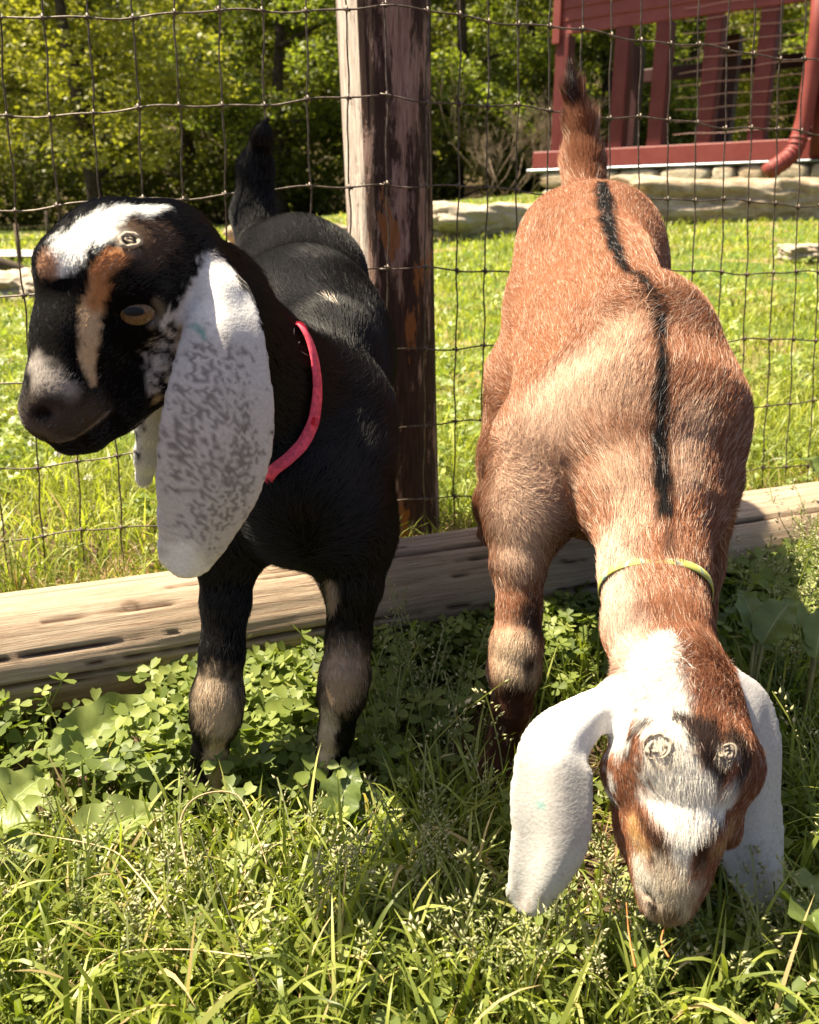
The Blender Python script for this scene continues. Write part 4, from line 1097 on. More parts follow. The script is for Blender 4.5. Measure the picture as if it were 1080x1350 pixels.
# ------------------------------------------------------------------ the brown goat
def brown_goat():
    g = Goat((.02, .34, -.01), (.40, 1.12, .62))
    # trunk (hair from shoulders to rump)
    g.chain([(806, 578, .72, 128), (794, 470, .82, 106), (782, 385, .905, 84), (781, 352, .93, 86), (780, 330, .955, 86)], .03, .0065, .22)
    g.ball(810, 588, .76, 148, 122, 130, .03); g.ball(716, 440, .90, 52, 90, 60, .03, 8)
    g.ball(735, 330, .95, 52, 70, 50, .02); g.ball(812, 330, .94, 54, 70, 50, .02)
    g.chain([(858, 430, .69, 58), (850, 480, .70, 80)], .02, .010, .28)            # withers
    g.chain([(853, 398, .715, 30), (800, 350, .85, 60)], .02, .011, .28)
    g.chain([(858, 640, .62, 100), (850, 560, .66, 120), (852, 470, .71, 92)], .03, .011, .3)
    g.ball(725, 590, .67, 68, 100, 60, .03, -8); g.ball(915, 590, .69, 52, 84, 60, .02, 10)
    # neck and collar region
    g.chain([(885, 900, .475, 62), (866, 830, .505, 58), (862, 755, .545, 60), (862, 690, .585, 76)], .022, .009, .34)
    # near-left fore leg (image left)
    g.chain([(715, 600, .66, 62), (694, 670, .645, 46), (684, 740, .625, 35)], .028, .009, .28)
    g.chain([(684, 740, .625, 35), (685, 800, .612, 28), (681, 850, .602, 33), (678, 882, .598, 34), (675, 930, .595, 25), (662, 975, .592, 18), (654, 1005, .59, 22), (648, 1030, .58, 22)], .007, .0055, .25)
    # other fore leg, behind the neck
    g.chain([(925, 640, .66, 50), (915, 740, .635, 34), (908, 850, .61, 30), (904, 880, .605, 31), (898, 960, .60, 20), (892, 1030, .59, 22)], .012, .009, .3)
    # hind legs
    g.chain([(700, 500, .90, 62), (676, 600, .86, 40), (656, 660, .87, 25), (650, 720, .875, 18), (641, 790, .845, 17), (636, 850, .815, 18)], .018, .012, .3)
    g.chain([(850, 500, .90, 60), (830, 600, .88, 40), (800, 680, .90, 22), (782, 720, .905, 16), (768, 775, .885, 13), (762, 815, .86, 15)], .018, .010, .3)
    # tail
    g.chain([(772, 262, 1.0, 30), (769, 220, 1.02, 25), (766, 170, 1.03, 19), (758, 128, 1.03, 11), (753, 104, 1.03, 4)], .008, .020, .35)
    # head, seen from above with the muzzle in the grass
    HR = True
    g.ball(893, 935, .46, 82, 76, 74, .02); g.ball(898, 985, .445, 88, 66, 66, .016)
    g.chain([(890, 905, .47, 60), (895, 1000, .44, 66)], .015, .007, .35, rev=False)
    g.chain([(893, 1010, .435, 62), (888, 1090, .418, 58), (882, 1150, .406, 43), (879, 1182, .400, 30)], .014, .006, .25)
    g.chain([(900, 1040, .47, 60), (892, 1130, .445, 42), (884, 1175, .42, 28)], .014, .006, .25)     # lower jaw
    g.ball(868, 985, .420, 30, 28, 16, .02); g.ball(952, 985, .424, 28, 26, 16, .02)      # horn buds
    g.ball(822, 1022, .432, 27, 36, 26, .014, 15); g.ball(978, 1018, .440, 28, 38, 26, .018, -15)   # brows
    g.ball(834, 1078, .430, 20, 38, 22, .014, -10); g.ball(952, 1078, .433, 22, 40, 22, .018, 25)
    g.ball(880, 1180, .398, 34, 22, 22, .008)
    g.groove([(850, 1164), (855, 1176), (863, 1186)], [2, 4, 2.5], .0004, .003)
    g.groove([(800, 1050), (806, 1054), (812, 1062)], [3, 5, 3], .0004, .003)
    # ears
    g.chain([(842, 912, .465, 32), (808, 926, .457, 24)], .010, .003, .15, np.array(Vector((-.3, -.8, .5)).normalized()), 4.0)
    g.ear([(815, 925, .457, 26), (772, 948, .438, 34), (735, 988, .424, 50), (727, 1050, .414, 56), (725, 1105, .407, 53), (709, 1152, .403, 43), (698, 1178, .402, 33)], (-.20, -.90, .38), .36, .0016, 1.2)
    g.chain([(945, 900, .475, 28), (975, 918, .472, 22)], .010, .003, .15, np.array(Vector((.3, -.8, .5)).normalized()), 4.0)
    g.ear([(958, 905, .475, 24), (990, 932, .47, 32), (1000, 985, .462, 40), (998, 1050, .453, 42), (996, 1105, .446, 50), (1004, 1150, .442, 44), (1014, 1178, .44, 32)], (.20, -.90, .38), .36, .0015, 0)
    g.finish()
    L = g.line; W = 1/FPX
    red = (.245, .098, .050)
    ds, wds = L([(794, 242), (799, 265), (803, 290), (810, 320), (820, 345), (830, 362), (850, 368), (861, 390), (866, 430), (870, 480), (868, 540), (871, 590), (876, 640), (878, 685)],
                [8, 13, 14, 10, 7, 7, 7, 9, 9, 9, 10, 11, 12, 13])
    nk, wnk = L([(884, 708), (884, 735)], [9, 7])
    pale1, wp1 = L([(760, 500), (720, 560), (690, 640), (690, 720)], [46, 50, 46, 36])
    pale2, wp2 = L([(820, 440), (810, 520)], [32, 42]); pale3, wp3 = L([(905, 640), (915, 560)], [20, 22]); pale4, wp4 = L([(820, 620), (830, 690)], [34, 26])
    npale, wnp = L([(800, 740), (805, 800), (830, 860)], [34, 34, 34])
    dk1, wd1 = L([(700, 800), (707, 830)], [17, 15]); kn, wk = L([(672, 858), (676, 880), (686, 895)], [30, 32, 26]); bp, wb = L([(698, 874)], [9])
    dleg, wdl = L([(680, 925), (668, 960), (656, 1000), (650, 1030)], [32, 30, 30, 30])
    hind, whi = L([(648, 740), (645, 800), (640, 840)], [9, 9, 12])
    tail_, wtail = L([(768, 215), (766, 170), (758, 120)], [26, 24, 16])
    tip, wti = L([(755, 104), (760, 135)], [14, 9]); tl, wtl = L([(746, 130), (744, 200)], [7, 8])
    poll, wpo = L([(880, 862), (868, 885), (862, 910), (872, 935), (895, 930)], [24, 36, 40, 34, 22])
    blkp, wbl = L([(898, 938), (926, 950), (940, 982), (952, 1008)], [12, 24, 24, 12]); blkp2, wbl2 = L([(968, 960), (985, 985), (982, 1010)], [12, 14, 12])
    mane, wma = L([(930, 890), (960, 915), (985, 945)], [20, 26, 20])
    swirl, wsw = L([(930, 1022), (905, 1012), (880, 1008), (878, 965), (905, 965)], [22, 32, 34, 24, 14])
    star, wst = L([(862, 1042), (905, 1050), (972, 1034)], [22, 32, 22]); star2, wst2 = L([(905, 1040), (905, 1080), (900, 1110), (900, 1140)], [36, 26, 17, 10])
    muz, wmu = L([(880, 1168), (880, 1190)], [44, 40]); muz2, wmu2 = L([(842, 1130), (850, 1160)], [14, 20])
    drk, wdr = L([(845, 1070), (870, 1100), (868, 1130)], [8, 14, 14]); drk2, wdr2 = L([(950, 1060), (930, 1100), (925, 1130)], [12, 13, 10])
    och, wo = L([(835, 1085), (845, 1110)], [12, 12]); och2, wo2 = L([(965, 1085), (945, 1110)], [14, 10])
    dk_in, wdi = L([(828, 985), (838, 960), (858, 945)], [8, 8, 6])
    hb, wh = L([(872, 985)], [19]); hb2, wh2 = L([(960, 985)], [15]); rim, wr = L([(872, 985)], [28]); 
    eyeL, wel = L([(795, 1040)], [14])
    nose, wno = L([(855, 1176), (862, 1186)], [4, 5]); nbase, wnb = L([(872, 1204), (890, 1204)], [16, 14])
    e1 = [P(800, 930, .448), P(752, 965, .430), P(726, 1020, .418), P(724, 1090, .409), P(700, 1185, .402)]; ew1 = [W*.5*x for x in (46, 64, 76, 76, 72)]
    e2 = [P(968, 912, .47), P(990, 935, .468), P(1003, 980, .462), P(1000, 1050, .452), P(994, 1110, .446), P(1014, 1190, .44)]; ew2 = [W*.5*x for x in (36, 46, 54, 58, 70, 62)]
    Wt = (.70, .67, .62)
    cA = P(862, 700, .58)
    feats = [('l', pale1, wp1, (.54, .38, .28), .9, .8), ('l', pale2, wp2, (.50, .33, .23), .9, .7), ('l', pale3, wp3, (.52, .35, .25), .9, .7), ('l', pale4, wp4, (.50, .33, .23), .9, .7),
        ('l', npale, wnp, (.62, .48, .38), .9, .85),
        ('l', ds, wds, (.005, .004, .004), .5), ('l', nk, wnk, (.04, .025, .02), .8, .7),
        ('l', dk1, wd1, (.05, .028, .02), .6), ('l', kn, wk, (.56, .42, .29), .8), ('l', bp, wb, (.05, .03, .02), .4), ('l', dleg, wdl, (.055, .022, .014), .5), ('l', hind, whi, (.03, .018, .014), .6, .8),
        ('l', tail_, wtail, (.16, .055, .024), .7, .8), ('l', tip, wti, (.03, .018, .015), .6), ('l', tl, wtl, (.05, .022, .014), .6, .7),
        ('l', star2, wst2, Wt, .35), ('l', drk, wdr, (.06, .03, .018), .6), ('l', drk2, wdr2, (.07, .035, .02), .6), ('l', och, wo, (.46, .27, .11), .7), ('l', och2, wo2, (.42, .23, .09), .7),
        ('l', poll, wpo, Wt, .3), ('l', mane, wma, (.20, .075, .04), .6), ('l', swirl, wsw, (.76, .72, .65), .35),
        ('l', blkp, wbl, (.022, .012, .010), .35), ('l', blkp2, wbl2, (.05, .03, .022), .5), ('l', dk_in, wdi, (.06, .045, .04), .6),
        ('l', star, wst, Wt, .35), ('l', muz, wmu, (.52, .44, .34), .5), ('l', muz2, wmu2, (.62, .56, .48), .5), ('l', nbase, wnb, (.25, .18, .12), .6),
        ('l', hb, wh, (.74, .66, .55), .2), ('l', hb2, wh2, (.45, .38, .30), .3), ('l', eyeL, wel, (.72, .66, .6), .4), ('l', nose, wno, (.03, .02, .015), .4),
        ('l', e1, ew1, (.50, .48, .45), .15), ('l', e2, ew2, (.50, .47, .46), .15), ('l', [e1[2]+Vector((.01, 0, 0)), e1[3]+Vector((.012, 0, 0))], [.012, .012], (.38, .34, .31), .9, .6), ('l', [e1[0], e1[1]], [.018, .016], (.72, .70, .67), .6),  # left ear: painted shade on its right half, painted sunlight at the top
        ('dots', [P(705, 1170, .41)], [.022], (.3, .2, .16), .6, 520), ('dots', [P(1000, 1130, .44), P(1010, 1190, .44)], [.02, .02], (.3, .22, .2), .5, 520),
        ('l', [P(712, 1062, .41)], [.003], (.10, .42, .36), .6, .5)]
    headp = [P(895, 930, .45), P(885, 1150, .41)]
    def colour(p, rng):
        g.rng = rng; c = g.colours(p, red, feats, 21)
        if rng is not None:
            r = rng.random(len(p)); lum = c.mean(1); body = np.abs(c[:, 0]-c[:, 2])*3
            inh = g.pdist(p, headp, .06) < 1
            m = (r < np.where(inh, .08, .22)) & (lum > .1) & (lum < .5); t = rng.random(m.sum())[:, None]*.6+.2
            c[m] = c[m]*(1-t)+np.array((.74, .58, .45))*t  # pale-tipped hairs, made more common to paint in sunlit highlights
            m = (r > .80) & (lum > .08) & (lum < .3); c[m] *= .5
            m = (r < .07) & (lum < .03) & (p[:, 1] > .56); c[m] = .26, .25, .25
            c = c*rng.uniform(.8, 1.15, (len(p), 1))
        return np.clip(c, 0, .9)
    def lm(p):
        m = np.maximum(1-ss(.8, 1.2, g.pdist(p, e1, ew1)), 1-ss(.8, 1.2, g.pdist(p, e2, ew2)))
        s_ = 1-ss(.8, 1.3, g.pdist(p, star, [w*1.2 for w in wst]))
        return (1-.4*m)*(1+1.0*s_)
    root = empty('goat', (.20, .70, 0), 'reddish brown goat grazing head down, with white ears and a black back stripe', 'goat')
    me = mesh_np('body', g.V, g.F); cattr(me, 'Col', colour(g.V, None)); link('body', me, M_SKINW, root)
    head = lambda c: 1+1.8*(1-ss(.9, 1.6, g.pdist(c, headp, .06)))+1.2*(1-ss(.9, 1.4, np.minimum(g.pdist(c, e1, ew1), g.pdist(c, e2, ew2))))
    o = g.fur(root, 'coat', 30000 if QUICK else 520000, M_FURW, colour, .00013, 17, head, lm)
    o['label'] = 'reddish brown coat with pale hairs, black stripe along the spine and white blaze'
    # curls of pale scurf on the horn buds
    for (x, y, Y, s_) in ((866, 985, .39, 1.5), (957, 992, .398, .95)):
        h, n = g.hit(x, y); n = Vector(n).normalized(); u = n.orthogonal().normalized(); v = n.cross(u); mb = MB()
        rd = random.Random(int(x))
        for q in range(9):
            r0 = (.0012+.0085*(q/9)**.8)*s_*.62; a0 = rd.uniform(0, 6.28); sp = rd.uniform(1.4, 3.6); cx, cy = rd.gauss(0, .0006), rd.gauss(0, .0006); m = 12
            pts = [h+u*(cx+math.cos(a0+sp*i/m)*r0*(1+.12*math.sin(i*.9+q)))+v*(cy+math.sin(a0+sp*i/m)*r0*.88)+n*(.0014+.0005*math.sin(i*.8+q*2)) for i in range(m+1)]
            mb.tube(pts, [(.0003+.0006*math.sin(math.pi*i/m)) for i in range(m+1)], 6, rnd=.3)
        mb.build('horn_bud', M_HORN if s_ > 1 else M_HORN2, root)
    # collar
    c = P(864, 812, .542); nm = Vector(P(862, 690, .60))-Vector(P(866, 800, .525))
    nm = nm.normalized()+Vector((0, 0, .10))
    mb, ring = ring_on(g, c, nm, .0022, .0068, .0010, .0005, seed=2)
    co = mb.build('collar', M_YCOL, root); co['label'] = 'yellow and blue patterned collar, mostly sunk in the neck fur'
    for (x, y, Y) in ((646, 1042, .575), (892, 1046, .58)): hoof(root, P(x, y, Y))
    hoof(root, P(634, 862, .81)); hoof(root, P(761, 826, .855))
    # eye at the image-left side of the head, half hidden under the brow
    h, n = g.hit(803, 1052); make_eye(root, Vector(h)-Vector(n)*.007, Vector(n), .0085, None)
    return g
def ycol():
    m, nt, bs, out = new_mat('yellow_blue_webbing'); v = texco(nt)
    n = noise_n(nt, v, 150, 1, .4)
    nt.links.new(ramp(nt, n, [(.0, (.38, .38, .09)), (.50, (.44, .42, .14)), (.56, (.12, .26, .26)), (.60, (.45, .40, .24))], 'CONSTANT'), bs.inputs['Base Color'])
    bs.inputs['Roughness'].default_value = .7; return m
M_YCOL = ycol()
GOAT_B = black_goat()
GOAT_W = brown_goat()
# ================================================================== ground plants
def in_log(x, y, r=.058):
    a = np.array([-.62, .625]); b = np.array([.98, 1.225]); ab = b-a; ab = ab/np.linalg.norm(ab)
    return np.abs((x-a[0])*-ab[1]+(y-a[1])*ab[0]) < r
def proj_np(x, y, z):
    v = np.stack([x, y, z-CAM_H], 1); t = v@np.array(FW); return 540+FPX*x/t, 675-FPX*(v@np.array(UP))/t
def clear_height(x, y, h):
    """cut plants down where a goat stands on them"""
    out = h.copy()
    for i in range(len(x)):
        o = Vector((x[i], y[i], .0))
        for g in (GOAT_B, GOAT_W):
            if y[i] > 1.1: continue
            r = g.bvh.ray_cast(o, Vector((0, 0, 1)), float(h[i])*1.1)
            if r[0] is not None: out[i] = min(out[i], max(r[3]*.8, .004))
    return out
def lo(x, y): return ground_z(x, y)+.0
def blades(name, x, y, h, w, rnd, mat, rng, K=5, lean=.5, curve=.8, label='', dirs=None, fold=.15, kink=0):
    n = len(x); a = rng.uniform(0, 2*math.pi, n) if dirs is None else dirs
    d = np.stack([np.cos(a), np.sin(a), np.zeros(n)], 1); fa = a+math.pi/2+rng.normal(0, .7, n); s = np.stack([np.cos(fa), np.sin(fa), np.zeros(n)], 1)
    th0 = np.abs(rng.normal(0, lean*.5, n)); cv = np.abs(rng.normal(curve, curve*.5, n))
    p = np.stack([x, y, lo(x, y)-.004], 1); V = np.zeros((n, K*2+1, 3), np.float32); vv = np.zeros((n, K*2+1), np.float32)
    seg = h/K; tw = rng.normal(0, .5, n)
    for k in range(K+1):
        f = k/K; th = th0+cv*f*f
        if k:
            if kink: th = th+np.where(f > kink_at, kink, 0)
            p = p+(d*np.sin(th)[:, None]+np.array([0, 0, 1.0])*np.cos(th)[:, None])*seg[:, None]
        elif kink: kink_at = rng.uniform(.4, .8, n)
        ww = w*(.75+.5*f)*(1-f**2.2) if K > 3 else w*(1-f**1.6)
        if k < K:
            sd = s+np.array([0, 0, 1])*(tw*f)[:, None]
            V[:, 2*k] = p-sd*(ww/2)[:, None]; V[:, 2*k+1] = p+sd*(ww/2)[:, None]; vv[:, 2*k:2*k+2] = f
        else: V[:, 2*K] = p; vv[:, 2*K] = 1
    b = (np.arange(n)*(2*K+1))[:, None]; F = []
    for k in range(K-1): F += [b+np.array([[2*k, 2*k+1, 2*k+3]]), b+np.array([[2*k, 2*k+3, 2*k+2]])]
    F.append(b+np.array([[2*K-2, 2*K-1, 2*K]]))
    me = mesh_np(name, V.reshape(-1, 3), np.concatenate(F)); fattr(me, 'rnd', np.repeat(rnd, 2*K+1)); fattr(me, 'along', vv.ravel())
    o = link(name, me, mat, None, True); tagit(o, label, name.replace('_', ' ').split()[-1], None, 'stuff'); return o
def grass_mat(name, stops, **kw):
    def vn(nt, c):
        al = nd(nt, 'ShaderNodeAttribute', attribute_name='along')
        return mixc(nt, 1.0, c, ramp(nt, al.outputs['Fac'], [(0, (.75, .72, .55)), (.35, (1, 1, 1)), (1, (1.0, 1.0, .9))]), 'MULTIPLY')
    return leaf_mat(name, stops, rough=.42, trans=.42, spec=.35, tint=1.1, vnode=vn)
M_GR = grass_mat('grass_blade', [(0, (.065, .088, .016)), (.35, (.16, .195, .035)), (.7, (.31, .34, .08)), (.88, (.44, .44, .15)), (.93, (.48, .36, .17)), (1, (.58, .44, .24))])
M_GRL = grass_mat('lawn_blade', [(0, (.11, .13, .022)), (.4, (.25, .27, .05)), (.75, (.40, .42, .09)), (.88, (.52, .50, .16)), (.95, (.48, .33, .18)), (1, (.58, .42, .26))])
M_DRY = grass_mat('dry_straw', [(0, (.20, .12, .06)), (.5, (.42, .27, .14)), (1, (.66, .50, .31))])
M_SEED = leaf_mat('seed_head', [(0, (.20, .23, .09)), (.5, (.36, .36, .17)), (1, (.60, .54, .36))], rough=.6, trans=.35, spec=.25, tint=.8)
M_CLO = leaf_mat('clover_leaflet', [(0, (.07, .10, .022)), (.5, (.16, .20, .045)), (1, (.32, .35, .10))], rough=.5, trans=.38, spec=.25, tint=1.1)
rg = np.random.default_rng(5)
WIDE = .22
def sample(n, y0, y1, dens, xm=.62):
    """points of the ground in front of the camera, thinned by a density of where they show"""
    out = [[], []]
    tot = 0
    while tot < n:
        y = rg.uniform(y0, y1, n*2); x = rg.uniform(-1, 1, n*2)*(y*xm+.10+WIDE); px, py = proj_np(x, y, np.zeros(len(x)))
        p = dens(px, py, x, y)*np.clip(1-1.3*blob(px, py, 140, 985, 95, 60)*(py < 1060)-1.0*blob(px, py, 150, 1110, 80, 35)-1.0*blob(px, py, 20, 1065, 60, 50), .03, 1)*(np.abs(x)/(y*xm+.1+WIDE) < 1)*((y*xm+.1+WIDE)/(y1*xm+.1+WIDE))
        k = (rg.random(len(x)) < p) & ~in_log(x, y); out[0].append(x[k]); out[1].append(y[k]); tot += k.sum()
    return np.concatenate(out[0])[:n], np.concatenate(out[1])[:n]
def blob(px, py, cx, cy, rx, ry): return np.exp(-(((px-cx)/rx)**2+((py-cy)/ry)**2))
def bare(px, py): return np.clip(1-1.5*blob(px, py, 800, 1150, 62, 80)-.75*blob(px, py, 600, 965, 110, 70), 0.04, 1)
def patch(x, y, s=9, seed=1): return vnoise(np.stack([x, y, y*0], 1), s, seed, 2)
N_ = (lambda a: max(50, int(a*.15))) if QUICK else (lambda a: a)
# short mixed turf in front
x, y = sample(N_(22000), .26, .60, lambda px, py, x, y: bare(px, py)*np.clip(.75-.5*blob(px, py, 250, 950, 260, 120), .1, 1))
h = rg.uniform(.018, .050, len(x))*(1+.35*ss(.55, .7, patch(x, y))); h = clear_height(x, y, h)
blades('turf_grass', x, y, h, rg.uniform(.0018, .0048, len(x)), np.clip(rg.beta(2, 3.2, len(x))+(patch(x, y, 14, 4)-.5)*.35+(rg.random(len(x)) < .05)*.6, 0, 1), M_GR, rg, 5, .7, 1.0, 'short green turf round the goats\' feet in the foreground')
# finer, lower blades fill between
x, y = sample(N_(15000), .26, .95, lambda px, py, x, y: bare(px, py)*.9)
h = rg.uniform(.012, .034, len(x)); h = clear_height(x, y, h)
blades('fine_grass', x, y, h, rg.uniform(.0010, .0022, len(x)), np.clip(rg.beta(2, 4, len(x)), 0, 1), M_GR, rg, 3, .9, .8, 'fine low grass between the taller blades near the goats')
# tall arching blades, lower left and lower right
x, y = sample(N_(1700), .24, .52, lambda px, py, x, y: np.clip(blob(px, py, 330, 1270, 300, 140)+.55*blob(px, py, 120, 1200, 160, 120)+.5*blob(px, py, 900, 1330, 260, 70), 0, 1))
h = rg.uniform(.05, .10, len(x)); h = clear_height(x, y, h)
blades('long_grass', x, y, h, rg.uniform(.0024, .0050, len(x)), np.clip(rg.beta(2.2, 2.6, len(x))+(rg.random(len(x)) < .10)*.5, 0, 1), M_GR, rg, 8, .5, 1.5, 'long arching grass blades in the left foreground')
# grass at the right, among seed heads
x, y = sample(N_(5200), .40, 1.05, lambda px, py, x, y: np.clip(blob(px, py, 1040, 900, 110, 190)+blob(px, py, 1060, 740, 90, 90)+.5*blob(px, py, 980, 760, 50, 60)+.6*blob(px, py, 620, 1110, 90, 60)+.5*blob(px, py, 760, 900, 60, 90), 0, 1), .56)
h = rg.uniform(.035, .10, len(x)); h = clear_height(x, y, h)
blades('side_grass', x, y, h, rg.uniform(.0018, .0042, len(x)), np.clip(rg.beta(2, 2.6, len(x))+(rg.random(len(x)) < .04)*.5, 0, 1), M_GR, rg, 6, .5, 1.1, 'tall grass to the right of the grazing goat')
# straw and dead blades
x, y = sample(N_(2600), .28, 1.2, lambda px, py, x, y: np.clip(.16+.9*blob(px, py, 800, 1140, 90, 80)+.8*blob(px, py, 620, 980, 120, 70)+.8*blob(px, py, 980, 650, 90, 40), 0, 1))
h = rg.uniform(.02, .07, len(x)); h = clear_height(x, y, h)
blades('dead_straw', x, y, h, rg.uniform(.0009, .0024, len(x)), rg.random(len(x)), M_DRY, rg, 5, 2.4, .7, 'dead brown straw lying flat on the bare soil patches')
# thatch and grass at the foot of the fence, behind the log
def strip(n, off0, off1, seed):
    r_ = np.random.default_rng(seed); a = np.array([-.62, .625]); b = np.array([.98, 1.225]); d = (b-a)/np.linalg.norm(b-a); nn = np.array([-d[1], d[0]])
    s_ = r_.uniform(-.2, 2.0, n); o_ = r_.uniform(off0, off1, n); q = a+d*s_[:, None]+nn*o_[:, None]; return q[:, 0], q[:, 1]
x, y = strip(N_(9500), .075, .30, 7); h = rg.uniform(.03, .085, len(x)); h = clear_height(x, y, h)
blades('fence_thatch', x, y, h, rg.uniform(.0010, .0026, len(x)), rg.random(len(x)), M_DRY, rg, 5, 1.6, 1.4, 'brown dead grass matted along the foot of the wire fence')
x, y = strip(N_(5000), .07, .40, 8); h = rg.uniform(.04, .11, len(x))*(.5+patch(x, y, 12, 3)); h = clear_height(x, y, h)
blades('fence_grass', x, y, h, rg.uniform(.0018, .0036, len(x)), np.clip(rg.beta(2, 2.4, len(x)), 0, 1), M_GR, rg, 6, .5, 1.0, 'green grass growing up along the wire fence behind the log')
# sunlit lawn beyond the fence
def lawn(n, y0, y1, hh, ww, K, seed, nm, lb):
    r_ = np.random.default_rng(seed); u = r_.random(n); y = y0*(y1/y0)**u; x = r_.uniform(-1, 1, n)*(y*.56+.35)
    pt_ = patch(x, y, 2.2, 6); rn = np.clip(r_.beta(2.4, 2.2, n)*.85+ss(.55, .75, pt_)*(r_.random(n) < .45)*.5, 0, 1)
    blades(nm, x, y, r_.uniform(.5, 1.1, n)*hh*(1+.12*(y-1.2)), r_.uniform(.7, 1.3, n)*ww*(1+.35*(y-1.2)), rn, M_GRL, r_, K, .7, .9, lb)
lawn(N_(42000), 1.2, 3.0, .045, .0026, 4, 31, 'near_lawn_grass', 'bright sunlit lawn just beyond the wire fence')
lawn(N_(42000), 2.8, 9.5, .045, .0040, 2, 32, 'far_lawn_grass', 'sunlit lawn stretching back to the rocks')
# long tufts at the lawn's fence side
x, y = strip(N_(3500), .30, .75, 12); h = rg.uniform(.05, .13, len(x))*(.4+patch(x, y, 10, 9))
blades('lawn_tuft_grass', x, y, h, rg.uniform(.002, .0042, len(x)), np.clip(rg.beta(2.4, 2.2, len(x)), 0, 1), M_GRL, rg, 6, .6, 1.2, 'longer grass tufts in the lawn close behind the fence')

# clover: three notched leaflets on a thin stalk
def clover(name, x, y, h, size, label, seed, mat=None):
    r_ = np.random.default_rng(seed); n = len(x); base = np.stack([x, y, lo(x, y)], 1)
    ln = r_.normal(0, .35, (n, 2)); top = base+np.stack([ln[:, 0]*h, ln[:, 1]*h, h], 1)
    up = np.stack([r_.normal(0, .38, n), r_.normal(-.12, .38, n), np.ones(n)], 1); up /= np.linalg.norm(up, axis=1)[:, None]
    ref = np.stack([np.cos(a_ := r_.uniform(0, 6.28, n)), np.sin(a_), np.zeros(n)], 1); ref -= up*(ref*up).sum(1)[:, None]; ref /= np.linalg.norm(ref, axis=1)[:, None]; sd = np.cross(up, ref)
    # leaflet outline (u along, v across), fold along the middle, tip notch
    O = np.array([(0.02, 0, 0), (.30, .27, .05), (.30, -.27, .05), (.70, .44, .06), (.70, -.44, .06), (1.0, .30, .02), (1.0, -.30, .02), (.93, 0, -.06), (.50, 0, -.05)])
    FF = np.array([(0, 8, 1), (0, 2, 8), (1, 8, 3), (2, 4, 8), (3, 8, 7), (4, 7, 8), (3, 7, 5), (4, 6, 7)])
    V = []; F = []; R = []; b = 0
    rnd = np.clip(r_.beta(2.5, 2.5, n), 0, 1)
    for k in range(3):
        an = 2*math.pi*k/3+r_.normal(0, .12, n); du = ref*np.cos(an)[:, None]+sd*np.sin(an)[:, None]; dv = np.cross(up, du); tilt = r_.normal(.10, .22, n)
        v = top[:, None]+du[:, None]*(O[None, :, 0:1]*size[:, None, None])+dv[:, None]*(O[None, :, 1:2]*size[:, None, None])+up[:, None]*((O[None, :, 2:3]+O[None, :, 0:1]*tilt[:, None, None])*size[:, None, None])
        V.append(v.reshape(-1, 3)); F.append((np.arange(n)[:, None, None]*9+FF[None]+b).reshape(-1, 3)); b += n*9; R.append(np.repeat(np.clip(rnd+r_.normal(0, .08, n), 0, 1), 9))
    # stalk
    w = .0006; st = np.stack([base+np.array([-w, 0, 0]), base+np.array([w, 0, 0]), top+np.array([w, 0, 0]), top+np.array([-w, 0, 0])], 1).reshape(-1, 3)
    V.append(st); F.append((np.arange(n)[:, None, None]*4+np.array([[0, 1, 2], [0, 2, 3]])[None]+b).reshape(-1, 3)); R.append(np.repeat(rnd, 4))
    me = mesh_np(name, np.concatenate(V), np.concatenate(F)); fattr(me, 'rnd', np.concatenate(R))
    o = link(name, me, mat or M_CLO, None, True); tagit(o, label, 'clover', None, 'stuff'); return o
def cl(n, y0, y1, dens, seed, nm, lb, h0, h1, s0, s1):
    x, y = sample(N_(n), y0, y1, dens); h = clear_height(x, y, rg.uniform(h0, h1, len(x))); k = h > .012
    clover(nm, x[k], y[k], h[k], rg.uniform(s0, s1, k.sum()), lb, seed)
cl(1250, .45, .80, lambda px, py, x, y: np.clip(.8*blob(px, py, 180, 1000, 240, 70)+blob(px, py, 350, 920, 120, 100), 0, 1)*(.35+.9*(patch(x, y, 22, 40) > .5))*ss(60, 230, px+(py-880)*1.6), 3, 'clover_patch', 'clover patch in front of the log under the black goat', .018, .060, .007, .0155)
cl(900, .55, .92, lambda px, py, x, y: np.clip(blob(px, py, 570, 830, 120, 60)+.8*blob(px, py, 740, 830, 60, 50), 0, 1), 4, 'clover_patch', 'clover patch beside the log between the two goats', .025, .070, .008, .013)
cl(800, .50, 1.0, lambda px, py, x, y: np.clip(blob(px, py, 990, 790, 70, 80)+.5*blob(px, py, 1060, 690, 60, 60), 0, 1), 5, 'clover_patch', 'clover patch to the right of the brown goat\'s neck', .02, .075, .009, .018)
cl(750, .28, .6, lambda px, py, x, y: np.full(len(px), .5)*bare(px, py), 6, 'clover_scatter', 'scattered small clover in the foreground turf', .015, .045, .004, .010)
r_ = np.random.default_rng(66)
def lclover(n, y0, y1, s, seed, nm, lb):
    r_ = np.random.default_rng(seed); u = r_.random(n); y = y0*(y1/y0)**u; x = r_.uniform(-1, 1, n)*(y*.55+.1); k = patch(x, y, 3, 15) > .42; x, y = x[k], y[k]
    clover(nm, x, y, r_.uniform(.02, .05, len(x)), s*r_.uniform(.6, 1.2, len(x))*(1+.1*(y-1.2)), lb, seed, M_CLOL)
M_CLOL = leaf_mat('lawn_clover_leaflet', [(0, (.10, .14, .025)), (.5, (.20, .25, .05)), (1, (.36, .40, .10))], rough=.42, trans=.38, spec=.4, tint=1.0)
lclover(N_(5200), 1.2, 4.5, .013, 67, 'lawn_clover', 'clover mixed into the lawn beyond the fence')

